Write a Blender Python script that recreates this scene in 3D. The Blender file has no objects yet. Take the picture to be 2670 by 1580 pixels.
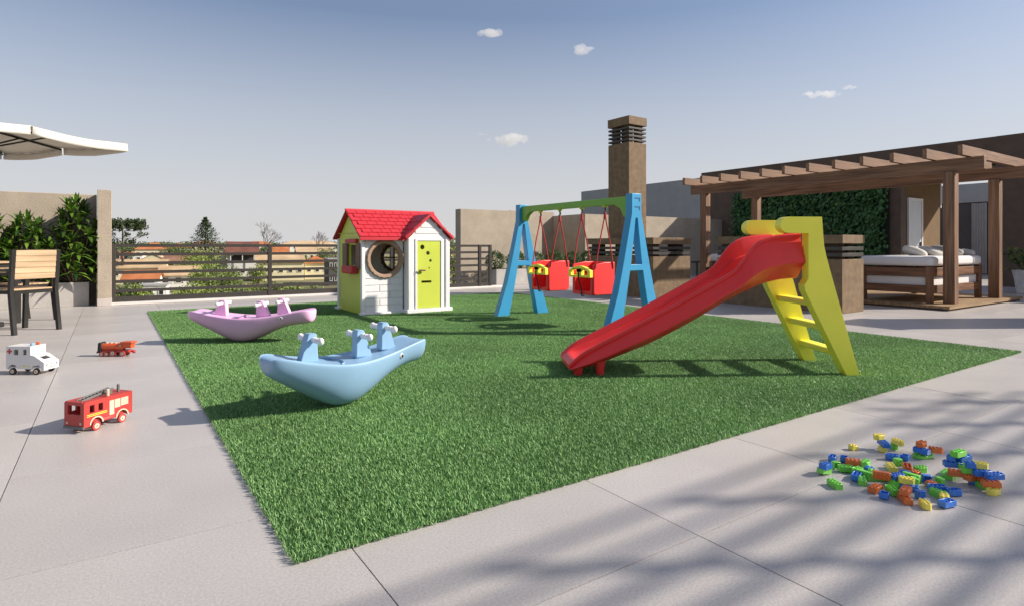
import bpy, math, random
from mathutils import Vector, Matrix
from mathutils.geometry import tessellate_polygon

R = math.radians
S = bpy.context.scene
col = S.collection
rnd = random.Random(7)

# ------------------------------------------------------------------ camera, sky, sun, exposure
cam_d = bpy.data.cameras.new('camera')
cam = bpy.data.objects.new('camera', cam_d)
col.objects.link(cam)
cam.location = (0, 0, 1)
cam.rotation_euler = (R(90), 0, R(-34.2))
cam_d.sensor_width = 36
cam_d.lens = 20.785
cam_d.shift_y = -0.0546
cam_d.clip_start = 0.05
cam_d.clip_end = 6000
S.camera = cam

SUN_EL, SUN_AZ = R(31.5), R(121.8)
w = bpy.data.worlds.new('World')
S.world = w
w.use_nodes = True
wn = w.node_tree
bg = wn.nodes['Background']
sky = wn.nodes.new('ShaderNodeTexSky')
sky.sky_type = 'NISHITA'
sky.sun_disc = False
sky.sun_elevation = SUN_EL
sky.sun_rotation = SUN_AZ
sky.altitude = 900
sky.air_density = 1.0
sky.dust_density = 2.2
sky.ozone_density = 2.6
# thin pale haze low over the horizon, the same all the way round
geo = wn.nodes.new('ShaderNodeTexCoord')
sep = wn.nodes.new('ShaderNodeSeparateXYZ')
wn.links.new(geo.outputs['Generated'], sep.inputs[0])
hz = wn.nodes.new('ShaderNodeValToRGB')
els = hz.color_ramp.elements
els[0].position, els[0].color = 0.0, (1, 1, 1, 1)
els[1].position, els[1].color = 1.0, (.24, .24, .24, 1)
for p_, f_ in ((.08, .86), (.21, .54), (.36, .10), (.55, .17)):
    e_ = els.new(p_); e_.color = (f_, f_, f_, 1)
wn.links.new(sep.outputs[2], hz.inputs[0])
hm = wn.nodes.new('ShaderNodeMix')
hm.data_type = 'RGBA'
wn.links.new(hz.outputs[0], hm.inputs[0])
tn = wn.nodes.new('ShaderNodeMix')
tn.data_type = 'RGBA'
tn.blend_type = 'MULTIPLY'
tn.inputs[0].default_value = 1
tn.inputs[7].default_value = (.93, .885, .87, 1)
wn.links.new(sky.outputs[0], tn.inputs[6])
wn.links.new(tn.outputs[2], hm.inputs[6])
hm.inputs[7].default_value = (4.5, 4.44, 4.52, 1)
wn.links.new(hm.outputs[2], bg.inputs[0])
bg.inputs[1].default_value = 0.097

sun_d = bpy.data.lights.new('sun', 'SUN')
sun_d.energy = 4.55
sun_d.angle = R(0.8)
sun_d.color = (1.0, 0.91, 0.79)
sun = bpy.data.objects.new('sun', sun_d)
col.objects.link(sun)
sv = Vector((math.sin(SUN_AZ) * math.cos(SUN_EL), math.cos(SUN_AZ) * math.cos(SUN_EL), math.sin(SUN_EL)))
sun.rotation_euler = sv.to_track_quat('Z', 'Y').to_euler()
sun.location = (20, -12, 20)

S.view_settings.view_transform = 'Standard'
S.view_settings.look = 'None'
S.view_settings.gamma = 1
S.view_settings.exposure = 0.62
S.cycles.volume_bounces = 3
S.cycles.max_bounces = 8

# ------------------------------------------------------------------ helpers
def at(side, ahead):
    """A point on the plan: metres to the right of and ahead of the spot the photographer stands on."""
    return (.5621 * ahead + .8271 * side, .8271 * ahead - .5621 * side)

def mat(name, c, rough=.5, var=.12, scale=4., bump=.0, bscale=60., spec=.5, grain=None, c2=None, coat=0, detail=4, metal=0, spots=0):
    m = bpy.data.materials.new(name)
    m.use_nodes = True
    nt = m.node_tree
    N, L = nt.nodes, nt.links
    b = N['Principled BSDF']
    b.inputs['Roughness'].default_value = rough
    b.inputs['Specular IOR Level'].default_value = spec
    b.inputs['Metallic'].default_value = metal
    if coat:
        b.inputs['Coat Weight'].default_value = coat
        b.inputs['Coat Roughness'].default_value = .15
    tc = N.new('ShaderNodeTexCoord')
    mp = N.new('ShaderNodeMapping')
    L.new(tc.outputs['Object'], mp.inputs[0])
    if grain is not None:
        s = [22, 22, 22]
        s[grain] = 1.3
        mp.inputs['Scale'].default_value = s
    n1 = N.new('ShaderNodeTexNoise')
    n1.inputs['Scale'].default_value = scale
    n1.inputs['Detail'].default_value = detail
    L.new(mp.outputs[0], n1.inputs['Vector'])
    rp = N.new('ShaderNodeValToRGB')
    rp.color_ramp.elements[0].position = .3
    rp.color_ramp.elements[1].position = .7
    a = [min(1, x * (1 - var)) for x in c]
    z = [min(1, x * (1 + var)) for x in (c2 or c)]
    rp.color_ramp.elements[0].color = (*a, 1)
    rp.color_ramp.elements[1].color = (*z, 1)
    L.new(n1.outputs[0], rp.inputs[0])
    out = rp.outputs[0]
    if spots:
        n3 = N.new('ShaderNodeTexNoise')
        n3.inputs['Scale'].default_value = 120
        n3.inputs['Detail'].default_value = 5
        L.new(tc.outputs['Object'], n3.inputs['Vector'])
        mx = N.new('ShaderNodeMix')
        mx.data_type = 'RGBA'
        mx.blend_type = 'OVERLAY'
        mx.inputs[0].default_value = spots
        L.new(out, mx.inputs[6])
        L.new(n3.outputs[0], mx.inputs[7])
        out = mx.outputs[2]
    L.new(out, b.inputs['Base Color'])
    if bump:
        n2 = N.new('ShaderNodeTexNoise')
        n2.inputs['Scale'].default_value = bscale
        n2.inputs['Detail'].default_value = 3
        L.new(mp.outputs[0], n2.inputs['Vector'])
        bp = N.new('ShaderNodeBump')
        bp.inputs['Strength'].default_value = bump
        bp.inputs['Distance'].default_value = .01
        L.new(n2.outputs[0], bp.inputs['Height'])
        L.new(bp.outputs[0], b.inputs['Normal'])
    # roughness variation
    mr = N.new('ShaderNodeMapRange')
    mr.inputs[3].default_value = max(0, rough - .07)
    mr.inputs[4].default_value = min(1, rough + .07)
    L.new(n1.outputs[0], mr.inputs[0])
    L.new(mr.outputs[0], b.inputs['Roughness'])
    return m

def plastic(name, c, rough=.38):
    return mat(name, c, rough, .05, 2.5, .06, 90, .45)

class MB:
    def __init__(s):
        s.v, s.f = [], []
    def add(s, vs, fs, M=None):
        o = len(s.v)
        s.v += [tuple(M @ Vector(p)) if M is not None else tuple(p) for p in vs]
        s.f += [tuple(i + o for i in f) for f in fs]
        return s
    def box(s, x0, y0, z0, x1, y1, z1, M=None):
        v = [(x, y, z) for z in (z0, z1) for y in (y0, y1) for x in (x0, x1)]
        return s.add(v, [(0, 2, 3, 1), (4, 5, 7, 6), (0, 1, 5, 4), (2, 6, 7, 3), (0, 4, 6, 2), (1, 3, 7, 5)], M)
    def cbox(s, c, d, M=None):
        return s.box(c[0] - d[0] / 2, c[1] - d[1] / 2, c[2] - d[2] / 2, c[0] + d[0] / 2, c[1] + d[1] / 2, c[2] + d[2] / 2, M)
    def cyl(s, p0, p1, r0, r1=None, n=14, M=None):
        r1 = r0 if r1 is None else r1
        p0, p1 = Vector(p0), Vector(p1)
        q = (p1 - p0).to_track_quat('Z', 'Y')
        v = []
        for p, r in ((p0, r0), (p1, r1)):
            for k in range(n):
                a = 2 * math.pi * k / n
                v.append(p + q @ Vector((r * math.cos(a), r * math.sin(a), 0)))
        f = [(k, (k + 1) % n, n + (k + 1) % n, n + k) for k in range(n)]
        f += [tuple(range(n - 1, -1, -1)), tuple(range(n, 2 * n))]
        return s.add(v, f, M)
    def tube(s, pts, r, n=8):
        for a, b in zip(pts, pts[1:]):
            s.cyl(a, b, r, n=n)
        return s
    def ball(s, c, r, nu=14, nv=8, M=None):
        rx, ry, rz = r if hasattr(r, '__len__') else (r, r, r)
        v = [(c[0], c[1], c[2] - rz)]
        for j in range(1, nv):
            a = -math.pi / 2 + math.pi * j / nv
            for k in range(nu):
                t = 2 * math.pi * k / nu
                v.append((c[0] + rx * math.cos(a) * math.cos(t), c[1] + ry * math.cos(a) * math.sin(t), c[2] + rz * math.sin(a)))
        v.append((c[0], c[1], c[2] + rz))
        f = [(0, 1 + (k + 1) % nu, 1 + k) for k in range(nu)]
        for j in range(nv - 2):
            for k in range(nu):
                a, b = 1 + j * nu + k, 1 + j * nu + (k + 1) % nu
                f.append((a, b, b + nu, a + nu))
        o = 1 + (nv - 2) * nu
        f += [(o + k, o + (k + 1) % nu, len(v) - 1) for k in range(nu)]
        return s.add(v, f, M)
    def plate(s, outline, holes=(), t=.02, P=None, M=None):
        """flat plate with holes; P(x, y, z) maps plate coordinates (z through the thickness) to 3D"""
        P = P or (lambda a, b, c: (a, b, c))
        loops = [list(outline)] + [list(h) for h in holes]
        tri = tessellate_polygon([[Vector((x, y, 0)) for x, y in l] for l in loops])
        flat = [p for l in loops for p in l]
        n = len(flat)
        v = [P(x, y, 0) for x, y in flat] + [P(x, y, t) for x, y in flat]
        f = []
        for a, b, c in tri:
            ax, ay = flat[a]; bx, by = flat[b]; cx, cy = flat[c]
            ar = (bx - ax) * (cy - ay) - (by - ay) * (cx - ax)
            if abs(ar) < 1e-12:
                continue
            if ar < 0:
                b, c = c, b
            f.append((c, b, a))
            f.append((a + n, b + n, c + n))
        o = 0
        for li, l in enumerate(loops):
            m = len(l)
            for k in range(m):
                a, b = o + k, o + (k + 1) % m
                f.append((a, b, b + n, a + n))
            o += m
        return s.add(v, f, M)
    def loft(s, rings, closed=True, caps=True):
        n = len(rings[0])
        v = [p for r in rings for p in r]
        f = []
        for j in range(len(rings) - 1):
            for k in range(n if closed else n - 1):
                a, b = j * n + k, j * n + (k + 1) % n
                f.append((a, b, b + n, a + n))
        if caps:
            f += [tuple(range(n - 1, -1, -1)), tuple(range((len(rings) - 1) * n, len(rings) * n))]
        return s.add(v, f)
    def mesh(s, name, m, smooth=False, fix=True):
        import bmesh
        me = bpy.data.meshes.new(name)
        me.from_pydata(s.v, [], s.f)
        if fix:
            bm = bmesh.new()
            bm.from_mesh(me)
            bmesh.ops.recalc_face_normals(bm, faces=bm.faces)
            bm.to_mesh(me)
            bm.free()
        if smooth:
            me.shade_smooth()
            me.set_sharp_from_angle(angle=R(38))
        me.materials.append(m)
        return me
    def build(s, name, m, parent=None, smooth=False, bevel=0, seg=2, sub=0, loc=None, fix=True):
        me = s.mesh(name, m, smooth or bevel > 0, fix)
        return link(name, me, parent, bevel, seg, sub, loc)

def link(name, me, parent=None, bevel=0, seg=2, sub=0, loc=None):
    o = bpy.data.objects.new(name, me)
    col.objects.link(o)
    if parent is not None:
        o.parent = parent
    if loc:
        o.location = loc
    if bevel:
        b = o.modifiers.new('bevel', 'BEVEL')
        b.width = bevel
        b.segments = seg
        b.limit_method = 'ANGLE'
        b.angle_limit = R(35)
        b.harden_normals = False
    if sub:
        b = o.modifiers.new('sub', 'SUBSURF')
        b.levels = b.render_levels = sub
    return o

def tag(o, label=None, cat=None, group=None, kind=None):
    if label: o['label'] = label
    if cat: o['category'] = cat
    if group: o['group'] = group
    if kind: o['kind'] = kind
    return o

def thing(name, label, cat, loc=(0, 0, 0), rz=0, group=None):
    o = bpy.data.objects.new(name, None)
    col.objects.link(o)
    o.location = loc
    o.rotation_euler = (0, 0, rz)
    o.empty_display_size = .1
    return tag(o, label, cat, group)

def copy_tree(o, parent=None, kids=None):
    c = o.copy()
    col.objects.link(c)
    if parent is not None:
        c.parent = parent
    for ch in [x for x in list(S.objects) if x.parent == o]:
        copy_tree(ch, c)
    return c

def circ(cx, cy, r, n=28, ry=None):
    ry = ry or r
    return [(cx + r * math.cos(2 * math.pi * k / n), cy + ry * math.sin(2 * math.pi * k / n)) for k in range(n)]

def rect(x0, y0, x1, y1):
    return [(x0, y0), (x1, y0), (x1, y1), (x0, y1)]

XZ = lambda y0: (lambda a, b, c: (a, y0 + c, b))      # plate standing in the XZ plane
YZ = lambda x0: (lambda a, b, c: (x0 + c, a, b))

# ------------------------------------------------------------------ materials
M_tile = mat('paving', (.45, .422, .408), .4, .1, 1.1, .06, 160, .45, spots=.36)
_n, _l = M_tile.node_tree.nodes, M_tile.node_tree.links
_b = _n['Principled BSDF']
_src = _b.inputs['Base Color'].links[0].from_socket
_oi, _mr, _mm = _n.new('ShaderNodeObjectInfo'), _n.new('ShaderNodeMapRange'), _n.new('ShaderNodeVectorMath')
_mr.inputs[3].default_value, _mr.inputs[4].default_value = .93, 1.05
_mm.operation = 'SCALE'
_l.new(_oi.outputs['Random'], _mr.inputs[0])
_l.new(_src, _mm.inputs[0])
_l.new(_mr.outputs[0], _mm.inputs['Scale'])
_l.new(_mm.outputs[0], _b.inputs['Base Color'])
M_joint = mat('joint_grout', (.24, .225, .215), .8, .2, 9)
M_kerb = mat('white_kerb', (.66, .63, .6), .6, .06, 3, .05, 80)
M_beige = mat('beige_render', (.385, .327, .258), .85, .1, 3.2, .35, 45, .3, spots=.6)
M_beigepink = mat('pillar_foot_render', (.5, .45, .42), .8, .08, 3, .2, 45, .3)
M_planter = mat('planter_concrete', (.42, .40, .38), .8, .12, 4, .2, 50, .3, spots=.2)
M_brown = mat('brown_granite', (.17, .112, .068), .75, .16, 9, .25, 70, .35, c2=(.2, .137, .078), spots=.35)
M_bwall = mat('brown_wall_render', (.122, .086, .066), .85, .14, 5, .3, 60, .25, spots=.3)
M_grey = mat('grey_render', (.36, .37, .38), .85, .06, 3, .15, 50, .3)
M_bar = mat('dark_metal', (.05, .045, .042), .5, .1, 6, .05, 80, .4)
M_fence = mat('fence_paint', (.042, .036, .032), .48, .1, 5, .05, 80, .45)
M_black = mat('black_powder_coat', (.013, .012, .011), .45, .1, 6, 0, 60, .45)
W = {k: mat('brown_timber_' + n, (.155, .083, .048), .6, .28, 1., .25, 2.5, .35, grain=k, c2=(.235, .135, .082))
     for k, n in ((0, 'x'), (1, 'y'), (2, 'z'))}
WB = {k: mat('dark_teak_' + n, (.13, .062, .033), .5, .25, 1., .15, 2.5, .4, grain=k, c2=(.2, .1, .056))
      for k, n in ((0, 'x'), (1, 'y'), (2, 'z'))}
WL = mat('light_oak_slats', (.38, .26, .15), .5, .2, 1., .12, 2.5, .4, grain=0, c2=(.47, .33, .2))
M_deck = mat('deck_timber', (.26, .17, .09), .6, .2, 1., .15, 2.5, .35, grain=0, c2=(.33, .22, .125))
M_cream = mat('mattress_fabric', (.72, .70, .69), .9, .03, 5, .1, 120, .15)
M_greycloth = mat('grey_cushion_fabric', (.25, .25, .26), .9, .06, 8, .2, 160, .15)
M_pillow = mat('linen_cushion_fabric', (.52, .5, .46), .9, .06, 8, .2, 160, .15)
M_canopy = mat('parasol_canvas', (.68, .64, .58), .85, .03, 4, .08, 200, .15)
P_red = plastic('red_plastic', (.86, .045, .045))
P_yel = plastic('yellow_plastic', (.97, .9, .09))
P_blue = plastic('azure_plastic', (.042, .31, .58))
P_green = plastic('green_plastic', (.19, .42, .06))
P_lime = plastic('lime_plastic', (.6, .68, .09))
P_white = plastic('white_plastic', (.83, .82, .83))
P_roof = plastic('roof_red_plastic', (.56, .03, .045), .5)
P_brown = plastic('brown_plastic', (.17, .095, .065), .55)
P_log = plastic('log_brown_plastic', (.36, .24, .165), .6)
P_pink = plastic('pink_plastic', (.78, .46, .71))
P_sky = plastic('pale_blue_plastic', (.25, .42, .6))
P_rope = mat('red_rope', (.42, .03, .03), .7, .2, 60, .3, 200)
P_black = plastic('black_rubber', (.02, .02, .022), .6)
T_red = mat('red_painted_wood', (.42, .045, .038), .45, .08, 5, .05, 80)
T_white = mat('white_painted_wood', (.66, .65, .64), .45, .04, 5, .05, 80)
T_cream = mat('pale_wood', (.6, .48, .36), .6, .1, 8, .1, 60)
T_grey = mat('grey_painted_wood', (.13, .135, .13), .5, .1, 6)
T_orange = mat('orange_painted_wood', (.62, .10, .03), .4, .08, 6)
BR = {'Y': plastic('yellow_brick_plastic', (.88, .74, .13), .32), 'B': plastic('blue_brick_plastic', (.045, .19, .64), .32),
      'G': plastic('green_brick_plastic', (.2, .64, .08), .32), 'O': plastic('orange_brick_plastic', (.72, .18, .045), .32)}

def leafmat(name, c, c2, rough=.5):
    m = bpy.data.materials.new(name)
    m.use_nodes = True
    N, L = m.node_tree.nodes, m.node_tree.links
    b = N['Principled BSDF']
    b.inputs['Roughness'].default_value = rough
    b.inputs['Specular IOR Level'].default_value = .35
    at_ = N.new('ShaderNodeAttribute')
    at_.attribute_name = 'tint'
    rp = N.new('ShaderNodeValToRGB')
    rp.color_ramp.elements[0].color = (*c, 1)
    rp.color_ramp.elements[1].color = (*c2, 1)
    L.new(at_.outputs['Fac'], rp.inputs[0])
    L.new(rp.outputs[0], b.inputs['Base Color'])
    tr = N.new('ShaderNodeBsdfTranslucent')
    L.new(rp.outputs[0], tr.inputs[0])
    mx = N.new('ShaderNodeMixShader')
    mx.inputs[0].default_value = .22
    L.new(b.outputs[0], mx.inputs[1])
    L.new(tr.outputs[0], mx.inputs[2])
    L.new(mx.outputs[0], N['Material Output'].inputs[0])
    return m

def tinted(me, vals):
    """a random shade per leaf"""
    a = me.attributes.new('tint', 'FLOAT', 'FACE')
    a.data.foreach_set('value', vals)

class Leaves:
    def __init__(s):
        s.v, s.f, s.t = [], [], []
    def leaf(s, p, d, n, ln, wd, fold=.15, droop=0., segs=1):
        p, d = Vector(p), Vector(d).normalized()
        n = Vector(n)
        side = d.cross(n)
        if side.length < 1e-4:
            side = d.orthogonal()
        side.normalize()
        up = side.cross(d).normalized()
        t = rnd.random()
        if segs == 1:
            o = len(s.v)
            m = p + d * ln * .45 - up * (fold * wd)
            s.v += [tuple(p), tuple(m + side * wd / 2 + up * fold * wd), tuple(p + d * ln - Vector((0, 0, droop * ln))), tuple(m - side * wd / 2 + up * fold * wd)]
            s.f += [(o, o + 1, o + 2, o + 3)]
            s.t.append(t)
        else:
            o = len(s.v)
            prof = [.35, 1, .85, 0.02] if segs == 3 else [.4, 1, .02]
            for k, wf in enumerate(prof):
                q = k / segs
                c = p + d * ln * q - Vector((0, 0, droop * ln * q * q))
                s.v += [tuple(c + side * wd / 2 * wf), tuple(c - side * wd / 2 * wf)]
            for k in range(segs):
                a = o + 2 * k
                s.f.append((a, a + 1, a + 3, a + 2))
                s.t.append(t)
    def build(s, name, m, parent=None):
        me = bpy.data.meshes.new(name)
        me.from_pydata(s.v, [], s.f)
        me.materials.append(m)
        tinted(me, s.t)
        o = link(name, me, parent)
        return o

def rdir():
    z = rnd.uniform(-1, 1)
    a = rnd.uniform(0, 2 * math.pi)
    r = math.sqrt(1 - z * z)
    return Vector((r * math.cos(a), r * math.sin(a), z))

L_grass = leafmat('turf_blades', (.055, .185, .04), (.35, .56, .22), .5)
_n, _l = L_grass.node_tree.nodes, L_grass.node_tree.links
_ge, _no, _mr, _mm = _n.new('ShaderNodeNewGeometry'), _n.new('ShaderNodeTexNoise'), _n.new('ShaderNodeMapRange'), _n.new('ShaderNodeVectorMath')
_no.inputs['Scale'].default_value = 1.1
_no.inputs['Detail'].default_value = 5
_mr.inputs[1].default_value, _mr.inputs[2].default_value = .35, .65
_mr.inputs[3].default_value, _mr.inputs[4].default_value = .84, 1.12
_mm.operation = 'SCALE'
_rp = [x for x in _n if x.type == 'VALTORGB'][0]
_l.new(_ge.outputs['Position'], _no.inputs['Vector'])
_l.new(_no.outputs[0], _mr.inputs[0])
_l.new(_mr.outputs[0], _mm.inputs['Scale'])
_tg = [k.to_socket for k in _rp.outputs[0].links]
_l.new(_rp.outputs[0], _mm.inputs[0])
for _t in _tg:
    _l.new(_mm.outputs[0], _t)
L_dark = leafmat('ivy_leaves', (.018, .065, .02), (.12, .25, .075), .32)
L_drac = leafmat('strap_leaves', (.012, .05, .01), (.17, .3, .035), .4)
L_box = leafmat('boxwood_leaves', (.03, .075, .025), (.11, .17, .06), .5)
L_tree1 = leafmat('bright_tree_leaves', (.11, .17, .03), (.36, .42, .11), .6)
L_tree2 = leafmat('dull_tree_leaves', (.06, .1, .03), (.24, .29, .09), .6)
L_tree3 = leafmat('conifer_needles', (.03, .065, .03), (.13, .17, .07), .6)

# ------------------------------------------------------------------ ground, paving, kerbs
def tz(r):
    if r < 100: return -10.
    if r < 620: return -10 + (r - 100) * .0195
    return .14 - (r - 620) * .004

mb = MB()
rs = [0, 20, 40, 60, 80, 100, 130, 160, 200, 250, 300, 360, 430, 500, 560, 620, 800, 1200, 2000, 3500, 5500]
NA = 72
vs = []
for r in rs:
    for k in range(NA):
        a = 2 * math.pi * k / NA
        j = 0 if r < 20 else rnd.uniform(-.25, .25)
        vs.append((r * math.cos(a), r * math.sin(a), tz(r) + j))
fs = [(j * NA + k, j * NA + (k + 1) % NA, (j + 1) * NA + (k + 1) % NA, (j + 1) * NA + k) for j in range(len(rs) - 1) for k in range(NA)]
mb.add(vs, fs)
M_land = mat('town_ground', (.12, .13, .05), .9, .3, .02, 0, 1, .2, c2=(.24, .21, .13))
tag(mb.build('ground', M_land, smooth=True, fix=False), kind='structure')

TX0, TY0, TX1, TY1 = -8.56, -3.67, 33., 12.9
mb = MB()
mb.box(TX0, TY0, -10.5, TX1, 12.88, -.034)
mb.box(13.5, 12.88, -10.5, TX1, 16, -.034)
base = tag(mb.build('terrace_floor', M_joint), kind='structure')
tw, th = 1.025, 1.0
tiles = []
for i in range(-9, 32):
    for j in range(-5, 12):
        x0, y0 = .665 + i * tw, 1.333 + j * th
        x1, y1 = x0 + tw, min(y0 + th, 12.86)
        if y1 - y0 < .1: continue
        cx, cy = (x0 + x1) / 2, (y0 + y1) / 2
        ah, sd = .5621 * cx + .8271 * cy, .8271 * cx - .5621 * cy
        under = .9 < x0 and x1 < 7.1 and 2.2 < y0 and y1 < 10.6
        seen = ah > 1.0 and abs(sd) / ah < 1.0 and not under
        tiles.append((0 if seen else 1, ah, x0, y0, x1, y1))
tiles.sort()
def tile_mb(w_, h_):
    g = .0022
    return MB().box(g, g, -.032, w_ - g, h_ - g, 0)
full = tile_mb(tw, th).mesh('paving_tile', M_tile)
def tint_tile(o): o.color = (1, 1, 1, 1)
rest = MB()
n_t = 0
for s_, ah, x0, y0, x1, y1 in tiles:
    if s_ == 0 and n_t < 290:
        n_t += 1
        me = full if abs(y1 - y0 - th) < .01 else tile_mb(x1 - x0, y1 - y0).mesh('paving_tile', M_tile)
        o = link('paving_tile', me, base, loc=(x0, y0, rnd.uniform(-.0006, .0006)))
    else:
        rest.box(x0 + .0019, y0 + .0019, -.032, x1 - .0019, y1 - .0019, 0)
rest.box(13.6, 12.9, -.032, 32, 15.9, 0)
tag(rest.build('far_paving', M_tile, base), kind='stuff')

# white kerb that carries the railing
mb = MB().box(-.17, 12.22, .0005, 8.1, 12.5, .045)
tag(mb.build('kerb', M_kerb, bevel=.006), kind='structure')
mb = MB().box(7.17, 1.905, .0005, 7.21, 10.68, .02).box(7.2, 10.0, .0005, 8.66, 10.3, .012)
# ------------------------------------------------------------------ turf mat
GX0, GY0, GX1, GY1 = .47, 1.91, 7.15, 10.65
mb = MB().box(GX0 + .02, GY0 + .02, .0008, GX1 - .02, GY1 - .02, .006)
M_back = mat('turf_backing', (.06, .15, .04), .9, .25, 40)
turf = tag(mb.build('turf_mat', M_back), 'green artificial turf mat covering the middle of the terrace', 'turf')
NXp, NYp = 10, 13
px_, py_ = (GX1 - GX0) / NXp, (GY1 - GY0) / NYp
pv, pf, pt = [], [], []
for k in range(13500):
    x, y = rnd.uniform(-px_ / 2 + .003, px_ / 2 - .003), rnd.uniform(-px_ / 2 + .003, px_ / 2 - .003)
    h = rnd.uniform(.015, .026)
    a = rnd.uniform(0, 6.283)
    ln = rnd.uniform(.05, .85) * h
    dx, dy = math.cos(a) * ln, math.sin(a) * ln
    a2 = a + 1.57 + rnd.uniform(-.6, .6)
    ww = rnd.uniform(.0015, .0025)
    wx, wy = math.cos(a2) * ww, math.sin(a2) * ww
    lim = px_ / 2 - .001
    dx = max(-lim, min(lim, x + dx)) - x
    dy = max(-lim, min(lim, y + dy)) - y
    o = len(pv)
    pv += [(x - wx, y - wy, .004), (x + wx, y + wy, .004), (x + dx * .35 - wx * .9, y + dy * .35 - wy * .9, h * .6), (x + dx * .35 + wx * .9, y + dy * .35 + wy * .9, h * .6), (x + dx, y + dy, h)]
    pf += [(o, o + 1, o + 3, o + 2), (o + 2, o + 3, o + 4)]
    t = rnd.random()
    t = t if rnd.random() < .93 else .2
    pt += [t, t]
me = bpy.data.meshes.new('turf_blades')
me.from_pydata(pv, [], pf)
me.materials.append(L_grass)
tinted(me, pt)
gr = link('turf_blades', me)
gr.location = ((GX0 + GX1) / 2, (GY0 + GY1) / 2, .002)
tag(gr, 'short dense blades of the green artificial turf', 'turf', kind='stuff')
ng = bpy.data.node_groups.new('spread_turf', 'GeometryNodeTree')
ng.interface.new_socket('Geometry', in_out='INPUT', socket_type='NodeSocketGeometry')
ng.interface.new_socket('Geometry', in_out='OUTPUT', socket_type='NodeSocketGeometry')
gi, go = ng.nodes.new('NodeGroupInput'), ng.nodes.new('NodeGroupOutput')
grid = ng.nodes.new('GeometryNodeMeshGrid')
grid.inputs['Size X'].default_value = px_ * (NXp - 1)
grid.inputs['Size Y'].default_value = py_ * (NYp - 1)
grid.inputs['Vertices X'].default_value = NXp
grid.inputs['Vertices Y'].default_value = NYp
iop = ng.nodes.new('GeometryNodeInstanceOnPoints')
rv = ng.nodes.new('FunctionNodeRandomValue')
rv.data_type = 'INT'
for s_ in rv.inputs:
    if s_.name == 'Min' and s_.type == 'INT': s_.default_value = 0
    if s_.name == 'Max' and s_.type == 'INT': s_.default_value = 3
ml = ng.nodes.new('ShaderNodeMath')
ml.operation = 'MULTIPLY'
ml.inputs[1].default_value = math.pi / 2
cx_ = ng.nodes.new('ShaderNodeCombineXYZ')
ng.links.new([o for o in rv.outputs if o.type == 'INT'][0], ml.inputs[0])
ng.links.new(ml.outputs[0], cx_.inputs[2])
ng.links.new(grid.outputs[0], iop.inputs['Points'])
ng.links.new(gi.outputs[0], iop.inputs['Instance'])
ng.links.new(cx_.outputs[0], iop.inputs['Rotation'])
ng.links.new(iop.outputs[0], go.inputs[0])
md = gr.modifiers.new('spread', 'NODES')
md.node_group = ng

# ------------------------------------------------------------------ railing
fence = thing('railing', 'brown metal railing of horizontal bars on the white kerb behind the playhouse', 'railing', (0, 12.32, .045))
for x in (.045, 2.6, 5.15, 7.42, 7.72):
    MB().box(x - .036, -.03, 0, x + .036, .03, 1.005).build('post', M_fence, fence, bevel=.003)
zt = 1.005
for k in range(7):
    z = zt - .157 * k + (.0 if k < 6 else .03)
    h = .055 if k == 0 else (.085 if k == 6 else .053)
    for a, b in ((.0812, 2.5638), (2.6362, 5.1138), (5.1862, 7.3838), (7.4562, 7.6838)):
        MB().box(a, -.018, z - h, b, .018, z).build('rail', M_fence, fence, bevel=.002, seg=1)

# ------------------------------------------------------------------ left: wall, pillar, planter
tag(MB().box(-8.5, 12.95, -.03, -.2, 13.12, 1.93).build('garden_wall', M_beige, bevel=.006), 'beige rendered wall behind the leafy shrubs at far left', 'wall')
pl = thing('pillar', 'beige rendered pillar between the leafy shrubs and the brown railing', 'pillar', (-.08, 12.56, 0))
MB().box(-.1, -.37, .13, .1, .39, 1.965).build('shaft', M_beige, pl, bevel=.006)
MB().box(-.104, -.374, .0005, .104, .394, .13).build('foot', M_beigepink, pl, bevel=.004)
planter = thing('planter', 'long low grey planter holding the leafy shrubs at left', 'planter', (-4.4, 12.62, 0))
MB().box(-4.1, -.22, .0005, 4.1, .3, .40).build('trough', M_planter, planter, bevel=.006)
MB().box(-4.04, -.16, .395, 4.04, .24, .405).build('soil', mat('soil', (.05, .035, .025), .95, .3, 20, .5, 60), planter)

def dracaena(x, y, z, h, rad, label, heads=15, seed=1):
    rnd.seed(seed)
    t = thing('leafy_shrub', label, 'shrub', (x, y, z), 0, 'leafy shrubs in the left planter')
    st, lv = MB(), Leaves()
    for k in range(heads):
        q = (k + .5) / heads
        a = k * 2.4 + rnd.uniform(-.3, .3)
        rr = rad * (math.sin(math.pi * min(1, .18 + q * .82)) ** .6) * rnd.uniform(.6, 1.0)
        hz = .04 + (h - .17) * q
        if k == heads - 1: rr = .03
        top = Vector((math.cos(a) * rr, max(-.55, min(.24, math.sin(a) * rr * .8)), hz))
        st.cyl((top.x * .2, top.y * .2, 0), (top.x * .6, top.y * .6, hz * .6), .014, .011, 6)
        st.cyl((top.x * .6, top.y * .6, hz * .6), tuple(top), .011, .009, 6)
        n = 17
        tilt = Vector((top.x, top.y, .25)).normalized()
        for i in range(n):
            b = i * 2.4
            e = -.25 + 1.15 * i / n
            d = Vector((math.cos(b) * (1.05 - e), math.sin(b) * (1.05 - e), e * 1.0)) + tilt * .45
            lv.leaf(top + Vector((0, 0, .05 * i / n)), d, Vector((0, 0, 1)) + tilt * .2, rnd.uniform(.22, .32), rnd.uniform(.046, .066), droop=.5 * (1 - .7 * e), segs=3)
    st.build('stem', mat('shrub_stem', (.12, .09, .05), .8), t)
    tag(lv.build('foliage', L_drac, t), kind='stuff')
    return t
dracaena(-.49, 12.5, .4, 1.42, .38, 'tallest leafy shrub in the left planter, beside the beige pillar', 32, 3)
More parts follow.
